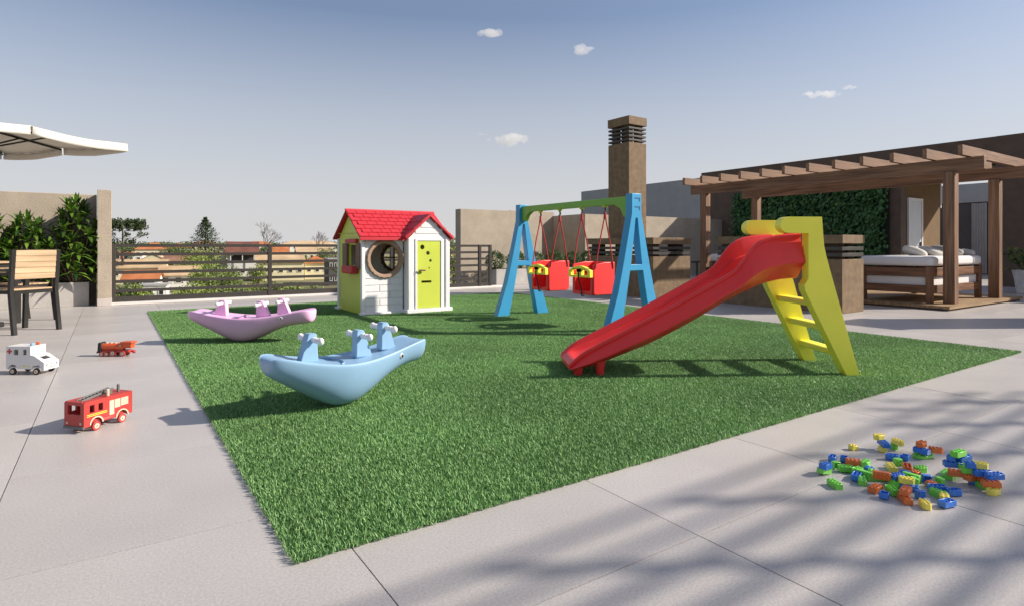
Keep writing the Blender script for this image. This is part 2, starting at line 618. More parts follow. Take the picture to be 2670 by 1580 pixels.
dracaena(-1.12, 12.5, .4, 1.12, .34, 'middle leafy shrub in the left planter, directly above the slatted chair back', 24, 5)
dracaena(-1.62, 12.5, .4, 1.16, .34, 'leafy shrub at the left picture edge, left of the slatted chair', 24, 8)
dracaena(-2.2, 12.5, .4, 1.2, .36, 'leafy shrub cut off by the left picture edge', 22, 9)

# ------------------------------------------------------------------ back right: beige wall, planter with round bushes
gw = thing('garden_wall', 'long beige rendered wall with a recess behind the swing set and barbecue', 'wall', (0, 0, 0))
for q in ((7.62, 13.62, 10.3, 13.9, 2.0), (11.94, 13.62, 18.6, 13.9, 2.0), (10.28, 15.2, 12.0, 15.4, 2.13), (11.94, 13.902, 12.14, 15.198, 2.0), (10.1, 13.902, 10.28, 15.198, 2.0)):
    MB().box(q[0], q[1], -.03, q[2], q[3], q[4]).build('wall_panel', M_beige, gw, bevel=.006)
pl2 = thing('planter', 'low grey concrete planter of round bushes below the beige wall', 'planter', (8.2, 12.78, 0))
MB().box(0, 0, .0005, 5.6, .5, .42).build('trough', M_planter, pl2, bevel=.006)
MB().box(.05, .05, .415, 5.55, .45, .425).build('soil', bpy.data.materials['soil'], pl2)
def bush(x, y, z, r, label):
    t = thing('round_bush', label, 'bush', (x, y, z), 0, 'clipped round bushes in the back planter')
    lv = Leaves()
    for k in range(1500):
        d = rdir()
        q = rnd.uniform(.72, 1.0) * (1 + .08 * math.sin(9 * d.x + 7 * d.z))
        p = d * r * q + Vector((0, 0, r * .92))
        lv.leaf(p, (d + rdir() * .9), d + rdir() * .5, rnd.uniform(.035, .055), .028)
    tag(lv.build('foliage', L_box, t), kind='stuff')
    MB().cyl((0, 0, 0), (0, 0, r), .02, .015, 8).build('stem', bpy.data.materials['shrub_stem'], t)
    lab = label
ords = ['first', 'second', 'third', 'fourth', 'fifth', 'sixth', 'seventh', 'eighth', 'ninth']
for k, x in enumerate((8.32, 8.98, 9.62, 10.28, 10.95, 11.6, 12.3, 12.95)):
    bush(x, 13.03, .40, .25 + .02 * math.sin(3 * k), ords[k] + ' round clipped bush from the left in the planter below the beige wall')

lr = thing('low_railing', 'low black railing between the chimney barbecue and the pergola', 'railing', (10.6, 9.6, 0))
for x in (0, .5, 1.0, 1.5):
    MB().box(x - .02, -.02, 0, x + .02, .02, .62).build('post', M_black, lr)
for z in (.6,):
    MB().box(-.05, -.025, z, 1.6, .025, z + .045).build('rail', M_black, lr)

# grey house wall beyond the beige wall
tag(MB().box(22.5, 15., -8, 26, 26, 4.18).build('grey_building', M_grey, bevel=.01), 'plain grey rendered building rising behind the beige wall and chimney', 'building')

# ------------------------------------------------------------------ barbecues
def barbecue(name, label, x, y, wx, wy, zb=.81, z0=1.05, z1=1.18):
    t = thing(name, label, 'barbecue', (x, y, 0))
    MB().box(0, 0, .0005, wx, wy, zb).build('counter_body', M_brown, t, bevel=.004)
    MB().box(-.012, -.012, z0, wx + .012, wy + .012, z1).build('slab', M_brown, t, bevel=.004)
    for (a, b) in ((.1, .1), (wx - .28, .1), (.1, wy - .28), (wx - .28, wy - .28), (.1, wy * .5 - .12), (wx - .28, wy * .5 - .12)):
        MB().box(a, b, zb, a + .18, b + .24, z0).build('support_block', M_bwall, t)
    for z in (.85, .945):
        for q in ((0, 0, wx, .045), (0, wy - .045, wx, wy), (0, .047, .045, wy - .047), (wx - .045, .047, wx, wy - .047)):
            MB().box(q[0], q[1], z, q[2], q[3], z + .055).build('bar', M_bar, t, bevel=.003, seg=1)
    return t
barbecue('barbecue_counter', 'brown stone barbecue counter with dark bars at the foot of the chimney', 8.68, 7.92, 1.09, 1.91)
barbecue('barbecue_counter', 'brown stone counter with dark bars standing right behind the red slide', 9.06, 4.54, .65, 2.2)
ch = thing('chimney', 'tall square brown stone chimney with slatted vent under its cap', 'chimney', (8.98, 8.86, 1.182))
MB().box(0, 0, 0, .52, .62, 2.02).build('shaft', M_brown, ch, bevel=.006)
MB().box(-.01, -.01, 2.39, .53, .63, 2.57).build('cap', M_brown, ch, bevel=.006)
for a, b in ((.06, .06), (.34, .06), (.06, .42), (.34, .42)):
    MB().box(a, b, 2.02, a + .12, b + .14, 2.39).build('support_block', M_bwall, ch)
for k in range(4):
    z = 2.055 + .083 * k
    for q in ((0, 0, .52, .03), (0, .59, .52, .62), (0, .032, .03, .588), (.49, .032, .52, .588)):
        MB().box(q[0], q[1], z, q[2], q[3], z + .04).build('bar', M_bar, ch, bevel=.003, seg=1)

# ------------------------------------------------------------------ brown building on the right
bld = thing('brown_building', 'long brown rendered building with an entrance recess behind the pergola', 'building', (18.65, 0, 0))
MB().box(0, 7.71, -.03, .35, 14.6, 3.81).build('wall', M_bwall, bld, bevel=.008)
MB().box(0, -8, -.03, .35, 5.52, 3.812).build('wall', M_bwall, bld, bevel=.008)
MB().box(.003, 5.52, 3.15, .347, 7.71, 3.808).build('lintel', M_bwall, bld)
MB().box(.35, 7.71, -.03, 2.65, 7.95, 3.1).build('wall', mat('ochre_render', (.15, .092, .04), .8, .1, 4, .2, 50, .3), bld)
MB().box(.35, 4.0, 3.1, 3.81, 8.0, 3.3).build('porch_roof', M_bwall, bld)
MB().box(2.655, 7.69, 2.2, 2.71, 7.96, 3.095).build('trim', T_white, bld)
dr = MB().box(.38, 7.655, 0, .46, 7.708, 2.42).box(1.24, 7.655, 0, 1.32, 7.708, 2.42).box(.46, 7.655, 2.34, 1.24, 7.708, 2.42).build('door_frame', T_white, bld, bevel=.004)
d = MB().box(.463, 7.672, .01, 1.237, 7.705, 2.337).build('door', mat('pale_door_paint', (.56, .6, .64), .5, .04, 4), bld)
MB().box(1.12, 7.63, 1.02, 1.15, 7.672, 1.14).box(1.05, 7.62, 1.07, 1.15, 7.635, 1.09).build('handle', M_bar, d)
# second volume seen through the recess
inn = thing('grey_annex', 'grey fascia and dark glass door seen through the entrance recess', 'building', (26, 0, 0))
MB().box(0, 4.5, 2.62, .4, 14, 3.3).build('fascia', M_grey, inn)
MB().box(.1, 4.5, -.03, .14, 14, 2.62).build('glass_panel', mat('smoked_glass', (.07, .075, .08), .25, .1, 1, 0, 1, .5), inn)
cm = MB()
rng = []
for k in range(60):
    y = 7.98 + k * .0075
    rng.append((.05 + .03 * math.sin(k * 1.9), y))
for x, y in rng:
    cm.v += [(x, y, .03), (x, y, 2.58)]
for k in range(59):
    cm.f.append((2 * k, 2 * k + 2, 2 * k + 3, 2 * k + 1))
cm.build('curtain', T_white, inn, smooth=True, fix=False)
# green wall
ivy = thing('green_wall', 'dark green climbing ivy covering the brown wall behind the pergola', 'ivy', (18.62, 10.55, 0))
rnd.seed(21)
lv = Leaves()
for k in range(5200):
    y = rnd.uniform(-2.55, 2.6)
    z = rnd.uniform(.05, 2.93)
    if abs(y) > 2.4 and rnd.random() < .5: continue
    dep = .05 + .12 * (.5 + .5 * math.sin(y * 5.1 + 2 * math.sin(z * 3.3)) * math.sin(z * 4.7 + y)) + rnd.uniform(0, .07)
    lv.leaf((-dep, y, z), (rnd.uniform(-.7, -.1), rnd.uniform(-.6, .6), rnd.uniform(-1.1, -.2)), (-1, rnd.uniform(-.7, .7), rnd.uniform(0, .8)), rnd.uniform(.10, .17), rnd.uniform(.07, .11), fold=.2)
tag(lv.build('foliage', L_dark, ivy), kind='stuff')
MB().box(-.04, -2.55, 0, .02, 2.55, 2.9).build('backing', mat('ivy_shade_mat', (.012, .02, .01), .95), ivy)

# plant in the pot by the building
pot = thing('pot', 'tall pale stone pot with a bushy plant by the brown building', 'pot', (16.35, 4.35, 0))
mb = MB()
rings = []
for z, r in ((0, .13), (.02, .135), (.3, .17), (.48, .205), (.5, .21), (.5, .18), (.44, .17)):
    rings.append([(r * math.cos(6.283 * k / 20), r * math.sin(6.283 * k / 20), z) for k in range(20)])
mb.loft(rings)
mb.build('pot_body', mat('pale_pot_stone', (.6, .6, .6), .7, .15, 14, .2, 40), pot, smooth=True)
rnd.seed(5)
lv = Leaves(); st = MB()
for k in range(16):
    a = k * 2.4
    e = rnd.uniform(.2, 1.1)
    top = Vector((math.cos(a) * .55 * math.cos(e), math.sin(a) * .55 * math.cos(e), .5 + .5 * math.sin(e)))
    st.cyl((0, 0, .44), tuple(top), .008, .004, 5)
    for i in range(9):
        q = .35 + .65 * i / 8
        p = Vector((0, 0, .44)).lerp(top, q)
        s_ = 1 if i % 2 else -1
        dd = (top - Vector((0, 0, .44))).normalized()
        lv.leaf(p, dd + dd.cross(Vector((0, 0, 1))) * s_ * 1.1, (0, 0, 1), .2, .06, droop=.35, segs=3)
st.build('stem', bpy.data.materials['shrub_stem'], pot)
tag(lv.build('foliage', L_drac, pot), kind='stuff')

# ------------------------------------------------------------------ pergola, deck, daybeds
pg = thing('pergola', 'brown timber pergola over the daybeds in front of the brown building', 'pergola', (11.28, 3.78, 0))
dz = .075
deckt = thing('deck', 'low timber deck under the pergola', 'deck', (10.8, 3.78, 0))
for k in range(44):
    MB().box(0, .0 + k * .138, .03, 3.35, .132 + k * .138, dz).build('deck_board', M_deck, deckt)
MB().box(.03, .03, .0005, 3.3, 6.0, .028).build('joist_frame', M_bwall, deckt)
PW = .165
for x in (0, 1.98):
    for y in (.1, 4.92):
        MB().box(x, y, dz + .001, x + PW, y + PW, 2.222).build('post', W[2], pg, bevel=.006)
for x in (.03, 2.01):
    MB().box(x, -.28, 2.224, x + .1, 5.38, 2.43).build('beam', W[1], pg, bevel=.005)
yr0, yr1 = -.08, 5.3
raf = MB()
zb = 2.405
raf.plate([(-.31, zb), (-.31, 2.565), (2.55, 2.565), (2.55, zb)], (), .062, XZ(0))
rme = raf.mesh('rafter', W[0])
for k in range(12):
    y = yr0 + (yr1 - yr0) * k / 11
    link('rafter', rme, pg, bevel=.004, seg=1, loc=(0, y - .031, .028))

def daybed(x, y, label):
    t = thing('daybed', label, 'daybed', (x, y, dz), 0, 'daybeds under the pergola')
    LX, LY = 2.15, 1.12
    for a in (0, LX - .09):
        for b in (0, LY - .09):
            MB().box(a, b, .001, a + .09, b + .09, .60).build('leg', WB[2], t, bevel=.004)
    for z0, z1 in ((.44, .575), (.16, .29)):
        MB().box(.092, .01, z0, LX - .092, .05, z1).build('rail', WB[0], t, bevel=.003)
        MB().box(.092, LY - .05, z0, LX - .092, LY - .01, z1).build('rail', WB[0], t, bevel=.003)
        MB().box(.01, .092, z0, .05, LY - .092, z1).build('rail', WB[1], t, bevel=.003)
        MB().box(LX - .05, .092, z0, LX - .01, LY - .092, z1).build('rail', WB[1], t, bevel=.003)
    MB().box(.06, .06, .26, LX - .06, LY - .06, .435).build('lower_cushion', M_cream, t, bevel=.03, seg=3)
    MB().box(-.0, -.0, .603, LX * .82, LY, .765).build('mattress', M_cream, t, bevel=.055, seg=5)
    MB().box(LX * .82 + .004, 0, .603, LX, LY, .765).build('mattress', M_cream, t, bevel=.055, seg=5)
    return t
daybed(11.06, 4.12, 'dark wood daybed with white mattress and cushions near the front pergola post')
daybed(11.1, 7.35, 'dark wood daybed with white mattress half hidden behind the slide and counter')
def pillow(x, y, z, rx, ry, rz_, m, label, rot=0, tilt=0):
    mb = MB()
    n = 20; rings = []
    for j in range(9):
        t = -1 + 2 * j / 8
        ring = []
        for k in range(n):
            a = 2 * math.pi * k / n
            cs, sn = math.cos(a), math.sin(a)
            f = (abs(cs) ** .55) * (1 if cs > 0 else -1), (abs(sn) ** .55) * (1 if sn > 0 else -1)
            rr = (1 - abs(t) ** 2.2 * .93)
            ring.append((rx * f[0] * rr ** .3, ry * f[1] * rr ** .3, rz_ * t * (1 - .35 * (f[0] ** 2) * (f[1] ** 2))))
        rings.append(ring)
    mb.loft(rings)
    o = mb.build('cushion', m, smooth=True, sub=1)
    o.location = (x, y, z)
    o.rotation_euler = (tilt, R(8), rot)
    return tag(o, label, 'cushion', 'cushions on the daybed')
pillow(12.05, 4.75, .90, .26, .2, .095, M_pillow, 'largest beige cushion leaning at the back of the near daybed', .3, R(22))
pillow(12.4, 4.6, .90, .24, .2, .085, M_pillow, 'flat beige cushion next to the largest one on the near daybed', -.2, R(18))
pillow(12.75, 4.42, .905, .2, .16, .09, M_pillow, 'beige cushion between post and grey cushion on the near daybed', .5, R(14))
pillow(12.98, 4.65, .92, .2, .19, .1, M_greycloth, 'dark grey cushion at the right of the near daybed', .1, R(12))
pillow(13.08, 4.3, .885, .13, .12, .075, M_pillow, 'small beige cushion at the right end of the near daybed', .2, R(8))

# ------------------------------------------------------------------ playhouse
ph = thing('playhouse', 'white and lime plastic playhouse with red roof at the back of the turf', 'playhouse', (3.01, 8.29, .02))
ph.scale = (1, 1, 1)
Z1 = 1.10
RW = (.35, .80)
mb = MB()
mb.plate(rect(.0, 0, .64, Z1), [circ(*RW, .235)], .035, XZ(.012))
mb.build('front_wall', P_white, ph, smooth=True)
# boards moulded on the front, cut round the window
rowh = (Z1 - .03) / 11
for k in range(11):
    z0, z1 = .03 + rowh * k, .03 + rowh * (k + 1) - .008
    zm = [z0 + (z1 - z0) * q / 6 for q in range(7)]
    def xe(z):
        d2 = .292 ** 2 - (z - RW[1]) ** 2
        return math.sqrt(d2) if d2 > 0 else 0
    if any(xe(z) > .02 for z in zm):
        L = [(.045, z0)] + [(max(.05, RW[0] - xe(z)), z) for z in zm] + [(.045, z1)]
        Rr = [(.635, z0), (.635, z1)] + [(min(.63, RW[0] + xe(z)), z) for z in reversed(zm)]
        for pts in (L, Rr):
            w_ = max(p[0] for p in pts) - min(p[0] for p in pts)
            if w_ > .012:
                MB().plate(pts, (), .012, XZ(0)).build('board', P_white, ph, bevel=.003)
    else:
        c = .27 if k % 2 else .43
        for a, b in ((.045, c - .004), (c + .004, .635)):
            MB().box(a, 0, z0, b, .012, z1).build('board', P_white, ph, bevel=.003)
# side wall with shuttered window, gable on top
gab = lambda y: Z1 + (1 - abs(y - .54) / .54) * .40
mb = MB()
mb.plate([(.05, .0), (1.03, .0), (1.03, gab(1.03)), (.54, 1.5), (.05, gab(.05))], [rect(.2, .70, .58, 1.01)], .035, YZ(.01))
mb.build('side_wall', P_lime, ph)
MB().box(-.012, .05, 1.185, .01, 1.03, 1.192).build('groove_trim', P_lime, ph)
mb = MB()
mb.plate([(.05, .0), (1.03, .0), (1.03, gab(1.03)), (.54, 1.5), (.05, gab(.05))], [rect(.3, .65, .75, 1.0)], .035, YZ(1.29))
mb.build('side_wall', P_lime, ph)
mb = MB()
mb.plate(rect(.0, 0, 1.34, Z1), [circ(.93, .80, .20)], .035, XZ(1.04))
mb.build('rear_wall', P_white, ph, smooth=True)
mb = MB()
mb.box(.75, 1.02, .79, 1.12, 1.06, .81).box(.92, 1.02, .61, .94, 1.06, 1.0)
mb.build('window_cross', P_brown, ph)
mb = MB()
N_ = 56
rg = []
for k in range(N_):
    a = 2 * math.pi * k / N_
    ro = .284 + .006 * math.sin(a * 22)
    rg.append([(RW[0] + r * math.cos(a), y, RW[1] + r * math.sin(a)) for r, y in ((.228, .05), (.226, -.012), (.236, -.03), (ro - .01, -.034), (ro, -.022), (ro, .004))])
rg.append(rg[0])
mb.loft(rg, closed=True, caps=False)
mb.build('log_window_ring', P_log, ph, smooth=True)
mb = MB(); rg = []
for k in range(N_):
    a = 2 * math.pi * k / N_
    ro = .235 + .007 * math.sin(a * 18)
    rg.append([(.93 + r * math.cos(a), y, .80 + r * math.sin(a)) for r, y in ((.19, 1.05), (.19, 1.0), (ro, 1.0), (ro, 1.04))])
rg.append(rg[0])
mb.loft(rg, caps=False).build('log_window_ring', P_brown, ph, smooth=True)
# corner posts
for x, y in ((-.012, -.012), (-.012, 1.03), (1.29, 1.03)):
    MB().box(x, y, -.01, x + .055, y + .062, Z1 + .01).build('corner_post', P_white, ph, bevel=.012, seg=3)
MB().box(-.04, -.03, -.018, .66, .03, .028).build('plinth', P_white, ph, bevel=.008)
MB().box(-.045, .97, -.018, .03, 1.12, .028).build('plinth', P_white, ph, bevel=.008)
# shutters
for a, b in ((.02, .19), (.59, .79)):
    MB().box(-.028, a, .655, .008, b, 1.03).build('shutter', P_brown, ph, bevel=.006)
MB().box(-.045, .16, 1.035, .008, .62, 1.095).build('awning', P_roof, ph, bevel=.008)
MB().box(-.10, .16, .58, .008, .62, .695).build('flower_box', P_roof, ph, bevel=.014, seg=3)
# porch with the door
px0, px1, py = .655, 1.34, -.15
cxp = (px0 + px1) / 2
MB().box(px0 - .03, py - .03, -.018, px1 + .05, .02, .05).build('plinth', P_white, ph, bevel=.01)
mb = MB()
mb.plate([(px0, .05), (px1, .05), (px1, Z1), (cxp, Z1 + .325), (px0, Z1)], [rect(.79, .055, 1.2, 1.075)], .04, XZ(py))
mb.box(px0, py + .04, .05, px0 + .03, .01, Z1)
mb.box(px1 - .03, py + .04, .05, px1, 1.03, Z1)
mb.build('porch_wall', P_white, ph)
for z in (1.18, 1.27):
    hw = .34 * (1 - (z - Z1) / .33) - .03
    MB().box(cxp - hw, py - .006, z, cxp + hw, py, z + .075 - .0).build('board', P_white, ph, bevel=.003)
for x in (px0 - .006, px1 - .07):
    MB().box(x, py - .016, .045, x + .076, py + .03, Z1 + .005).build('corner_post', P_white, ph, bevel=.012, seg=3)
MB().plate(rect(.765, .055, 1.225, 1.10), [rect(.797, .06, 1.193, 1.07)], .012, XZ(py - .013)).build('door_frame', P_white, ph, bevel=.003)
holes = [circ(.885, .975, .036), circ(.978, .885, .030), circ(1.02, .77, .022), circ(.998, .66, .012, 16)]
dv = MB().plate(rect(.80, .062, 1.19, 1.066), holes + [rect(.87, .435, .99 + .045, .47)], .025, XZ(py - .004)).build('door', P_lime, ph, bevel=.003)
MB().cyl((.865, py - .035, .625), (.865, py, .625), .014).box(.81, py - .047, .612, .92, py - .03, .636).build('handle', P_brown, dv, bevel=.004)
# roof
sl = math.atan2(.43, .62)
def slope(y0, z0, y1, z1, x0, x1, t, name='roof_panel'):
    mb = MB()
    mb.plate([(y0, z0), (y1, z1), (y1, z1 - t), (y0, z0 - t)], (), x1 - x0, lambda a, b, c: (x0 + c, a, b))
    return mb.build(name, P_roof, ph, bevel=.006)
slope(-.09, 1.12, .545, 1.545, -.06, 1.42, .03)
slope(1.17, 1.12, .545, 1.545, -.06, 1.42, .03)
MB().box(-.065, -.10, 1.072, 1.40, -.078, 1.122).build('fascia', P_roof, ph, bevel=.005)
MB().cyl((-.065, .545, 1.54), (1.425, .545, 1.54), .02).build('ridge_cap', P_roof, ph, smooth=True)
Lr = math.hypot(.635, .425); ang = math.atan2(.425, .635)
Msl = Matrix.Translation((0, -.09, 1.12)) @ Matrix.Rotation(ang, 4, 'X')
sh = MB().plate([(0, 0), (.118, 0), (.118, .003), (0, .015)], (), .140, lambda a, b, c: (c, a, b)).mesh('shingle', P_roof)
rnd.seed(4)
for r_ in range(7):
    for c_ in range(10):
        x = -.058 + c_ * .148 + (.074 if r_ % 2 else 0)
        if x + .147 > 1.42: continue
        yq = .003 + r_ * .106
        if x > .62 and x < 1.3 and yq * math.cos(ang) < .3 * (1 - abs(x + .07 - cxp) / .36): continue
        o = link('shingle', sh, ph)
        o.location = Msl @ Vector((x, yq, .001 + rnd.uniform(0, .0015)))
        o.rotation_euler = (ang, 0, 0)
# porch gable roof
for s_ in (-1, 1):
    hw = .40
    pts = [(cxp, 1.475), (cxp + s_ * hw, 1.125), (cxp + s_ * hw, 1.085), (cxp, 1.432)]
    mb = MB().plate(pts, (), .66, XZ(py - .05))
    mb.build('porch_roof_panel', P_roof, ph, bevel=.007)
    for k in range(3):
        p0 = Vector((cxp + s_ * hw * (1 - k / 3), 0, 1.125 + .35 * k / 3))
        p1 = Vector((cxp + s_ * hw * (1 - (k + 1) / 3), 0, 1.125 + .35 * (k + 1) / 3))
        for j in range(4):
            y0 = py - .045 + j * .13
            nrm = Vector((s_ * .35, 0, .4)).normalized()
            a0, a1 = p0 + nrm * .012, p1 + nrm * .003
            MB().add([(p0.x, y0, p0.z), (p1.x, y0, p1.z), (a1.x, y0, a1.z), (a0.x, y0, a0.z), (p0.x, y0 + .126, p0.z), (p1.x, y0 + .126, p1.z), (a1.x, y0 + .126, a1.z), (a0.x, y0 + .126, a0.z)],
                     [(0, 1, 2, 3), (4, 5, 6, 7), (0, 1, 5, 4), (1, 2, 6, 5), (2, 3, 7, 6), (3, 0, 4, 7)]).build('shingle', P_roof, ph)

# ------------------------------------------------------------------ swing set
sw = thing('swing_set', 'blue and green plastic swing frame holding two red bucket seats', 'swing', (5.0, 5.98, .012))
def aframe(y):
    outer = [(-.075, 1.6), (.075, 1.6), (.078, 1.37), (.14, 1.1), (.215, .78), (.30, .45), (.46, 0), (.255, 0), (.16, .42), (.102, .715), (-.102, .715), (-.16, .42), (-.255, 0), (-.46, 0), (-.30, .45), (-.215, .78), (-.14, 1.1), (-.078, 1.37)]
    hole = [(-.088, .785), (.088, .785), (.045, 1.08), (.016, 1.31), (0, 1.325), (-.016, 1.31), (-.045, 1.08)]
    o = MB().plate(outer, [hole], .1, XZ(y)).build('side_frame', P_blue, sw, bevel=.014, seg=3)
    sd = y - .003 if y < 0 else y - .003
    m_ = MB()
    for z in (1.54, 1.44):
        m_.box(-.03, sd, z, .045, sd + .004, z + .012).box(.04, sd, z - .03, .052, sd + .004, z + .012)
    m_.build('embossed_mark', plastic('recess_shade_blue', (.03, .12, .3)) if 'recess_shade_blue' not in bpy.data.materials else bpy.data.materials['recess_shade_blue'], o)  # darker blue bars paint the shade of the moulded recess
aframe(-1.17)
aframe(1.07)
bo = [(-1.072, 1.575), (1.072, 1.575), (1.072, 1.36), (1.0, 1.36), (.95, 1.44), (.86, 1.49), (-.82, 1.49), (-.93, 1.44), (-.99, 1.34), (-1.072, 1.31)]
MB().plate(bo, (), .07, YZ(-.035)).build('top_beam', P_green, sw, bevel=.01, seg=3)
def bucket(yc, label):
    t = thing('bucket_swing', label, 'bucket swing', (5.0, 5.98 + yc, .012), 0, 'red bucket seats hanging on the swing frame')
    for s_ in (-1, 1):
        y = s_ * .2 - (.02 if s_ > 0 else 0)
        MB().plate([(-.17, .42), (-.14, .40), (.15, .40), (.18, .43), (.18, .80), (.02, .80), (-.17, .77)], (), .02, XZ(y)).build('side_panel', P_red, t, bevel=.008)
    MB().box(.16, -.182, .41, .182, .182, .80).build('backrest', P_red, t, bevel=.008)
    MB().box(-.165, -.182, .398, .16, .182, .435).build('seat_base', P_red, t, bevel=.008)
    MB().plate(rect(-.182, .40, .182, .655), [rect(-.145, .445, .145, .66 - .02)], .02, YZ(-.178)).build('front_frame', P_red, t, bevel=.006)
    ga = [(-.20, .615), (.20, .615), (.20, .70)] + [(.2 - .4 * q / 10, .70 + .055 * math.sin(math.pi * q / 10)) for q in range(1, 10)] + [(-.20, .70)]
    g1 = [(-.155, .64), (-.045, .64), (-.045, .715), (-.155, .69)]
    g2 = [(.045, .64), (.155, .64), (.155, .69), (.045, .715)]
    MB().plate(ga, [g1, g2], .05, YZ(-.235)).build('guard_bar', P_yel, t, bevel=.008)
    MB().tube([(-.24, .0, .68), (-.245, .0, .60), (-.2, 0, .48), (-.19, 0, .39), (-.15, 0, .385)], .008, 6).build('strap', P_black, t, smooth=True)
    for s_ in (-1, 1):
        y = s_ * .215
        kn = MB().ball((0, y, 1.492), (.035, .035, .03)).build('hook', plastic('lime_knob', (.5, .6, .04)) if 'lime_knob' not in bpy.data.materials else bpy.data.materials['lime_knob'], t, smooth=True)
        MB().tube([(0, y, 1.47), (.012, y, 1.43), (-.01, y, 1.40)], .012, 8).build('carabiner', M_bar, t, smooth=True)
        MB().cyl((0, y, 1.33), (0, y, 1.41), .02, .014, 8).build('rope_knot', P_rope, t, smooth=True)
        for xx in (-.15, .15):
            MB().tube([(0, y, 1.38), (xx * .55, y * .985, 1.06), (xx, y * .94, .72)], .0085, 7).build('rope', P_rope, t, smooth=True)
    return t
bucket(.45, 'red bucket swing seat with yellow guard, the farther one on the left')
bucket(-.43, 'red bucket swing seat with yellow guard, the nearer one beside the blue front frame')

# ------------------------------------------------------------------ slide
sd = thing('slide', 'red plastic slide with a yellow ladder at the right of the turf', 'slide', (4.724, 2.279, .010), math.atan2(-.514, .857))
def smooth_curve(pts, n):
    P = [pts[0]] + pts + [pts[-1]]
    out = []
    seg = len(pts) - 1
    for i in range(n + 1):
        u = i / n * seg
        k = min(int(u), seg - 1)
        t = u - k
        p0, p1, p2, p3 = P[k], P[k + 1], P[k + 2], P[k + 3]
        out.append(tuple(.5 * ((2 * b) + (c - a) * t + (2 * a - 5 * b + 4 * c - d) * t * t + (-a + 3 * b - 3 * c + d) * t ** 3) for a, b, c, d in zip(p0, p1, p2, p3)))
    return out
top = smooth_curve([(.365, 1.095), (.527, 1.085), (.63, 1.063), (.714, 1.022), (.778, .956), (.841, .868), (.904, .803), (1.104, .69), (1.364, .55), (1.674, .39), (1.979, .238), (2.10, .17), (2.185, .095)], 60)
bot = smooth_curve([(.365, .74), (.478, .733), (.632, .70), (.738, .658), (.948, .557), (1.157, .436), (1.364, .326), (1.57, .2265), (1.775, .148), (1.928, .089), (2.081, .046), (2.185, .05)], 60)
def ip(c, x):
    for (a, za), (b, zb_) in zip(c, c[1:]):
        if a <= x <= b + 1e-6:
            return za + (zb_ - za) * (x - a) / max(1e-6, b - a)
    return c[-1][1] if x > c[-1][0] else c[0][1]
rings = []
y0, y1 = .045, .625
for i in range(71):
    x = .365 + (2.185 - .365) * i / 70
    zt_, zb_ = ip(top, x), ip(bot, x)
    bed = min(zb_ + .075, zt_ - .012)
    h = zt_ - zb_
    e = max(0, min(1, (x - 1.95) / .23))          # the lip flattens out
    half = [(.14, zb_), (.10, zb_ + .010), (.03, zb_ + .28 * h), (-.006, zb_ + .36 * h), (-.008, zb_ + .42 * h), (.060, zt_ - .034), (.050, zt_ - .024), (.048, zt_ - .008), (.058, zt_ + .002), (.074, zt_), (.082, zt_ - .01), (.086, zt_ - .42 * (zt_ - bed)), (.090, zt_ - .50 * (zt_ - bed)), (.112, zt_ - .54 * (zt_ - bed)), (.118, bed + .04 * (1 - e)), (.126, bed + .015 * (1 - e)), (.14, bed), (.165, bed + .013 * (1 - e)), (.185, bed + .013 * (1 - e)), (.205, bed), (.24, bed - .002)]
    wd = y1 - y0
    ring = [(-x, y0 + a, z) for a, z in half] + [(-x, y1 - a, z) for a, z in reversed(half)]
    rings.append(ring)
MB().loft(rings).build('chute', P_red, sd, smooth=True)
rail_o = [(.253, 1.219), (.245, 1.1), (.236, .997), (.219, .92), (.203, .86), (-.046, 0), (.052, 0), (.070, .03), (.385, .655), (.392, .70), (.36, .745), (.36, 1.093), (.517, 1.095)]
rail_o += [(.517 + .062 * math.cos(a), 1.157 + .062 * math.sin(a)) for a in [R(-80 + 20 * k) for k in range(9)]] + [(.517, 1.219)]
for y in (0, .59):
    MB().plate([(-a, b) for a, b in rail_o], (), .09, XZ(y)).build('ladder_rail', P_yel, sd, bevel=.017, seg=4)
for z in (.55, .36, .165):
    xc = .385 - .5 * (.655 - z) - .085
    MB().box(-xc - .055, .075, z - .022, -xc + .055, .605, z + .024).build('rung', P_yel, sd, bevel=.01, seg=3)
MB().box(-.37, .085, .97, -.24, .595, 1.0).build('platform', P_yel, sd, bevel=.008)
for x, y in ((2.11, .12), (1.94, .12), (2.11, .5), (1.94, .5)):
    MB().cyl((-x, y + .03, -.008), (-x, y + .03, ip(bot, x) + .03), .027, .045, 12).build('foot', P_red, sd, smooth=True)

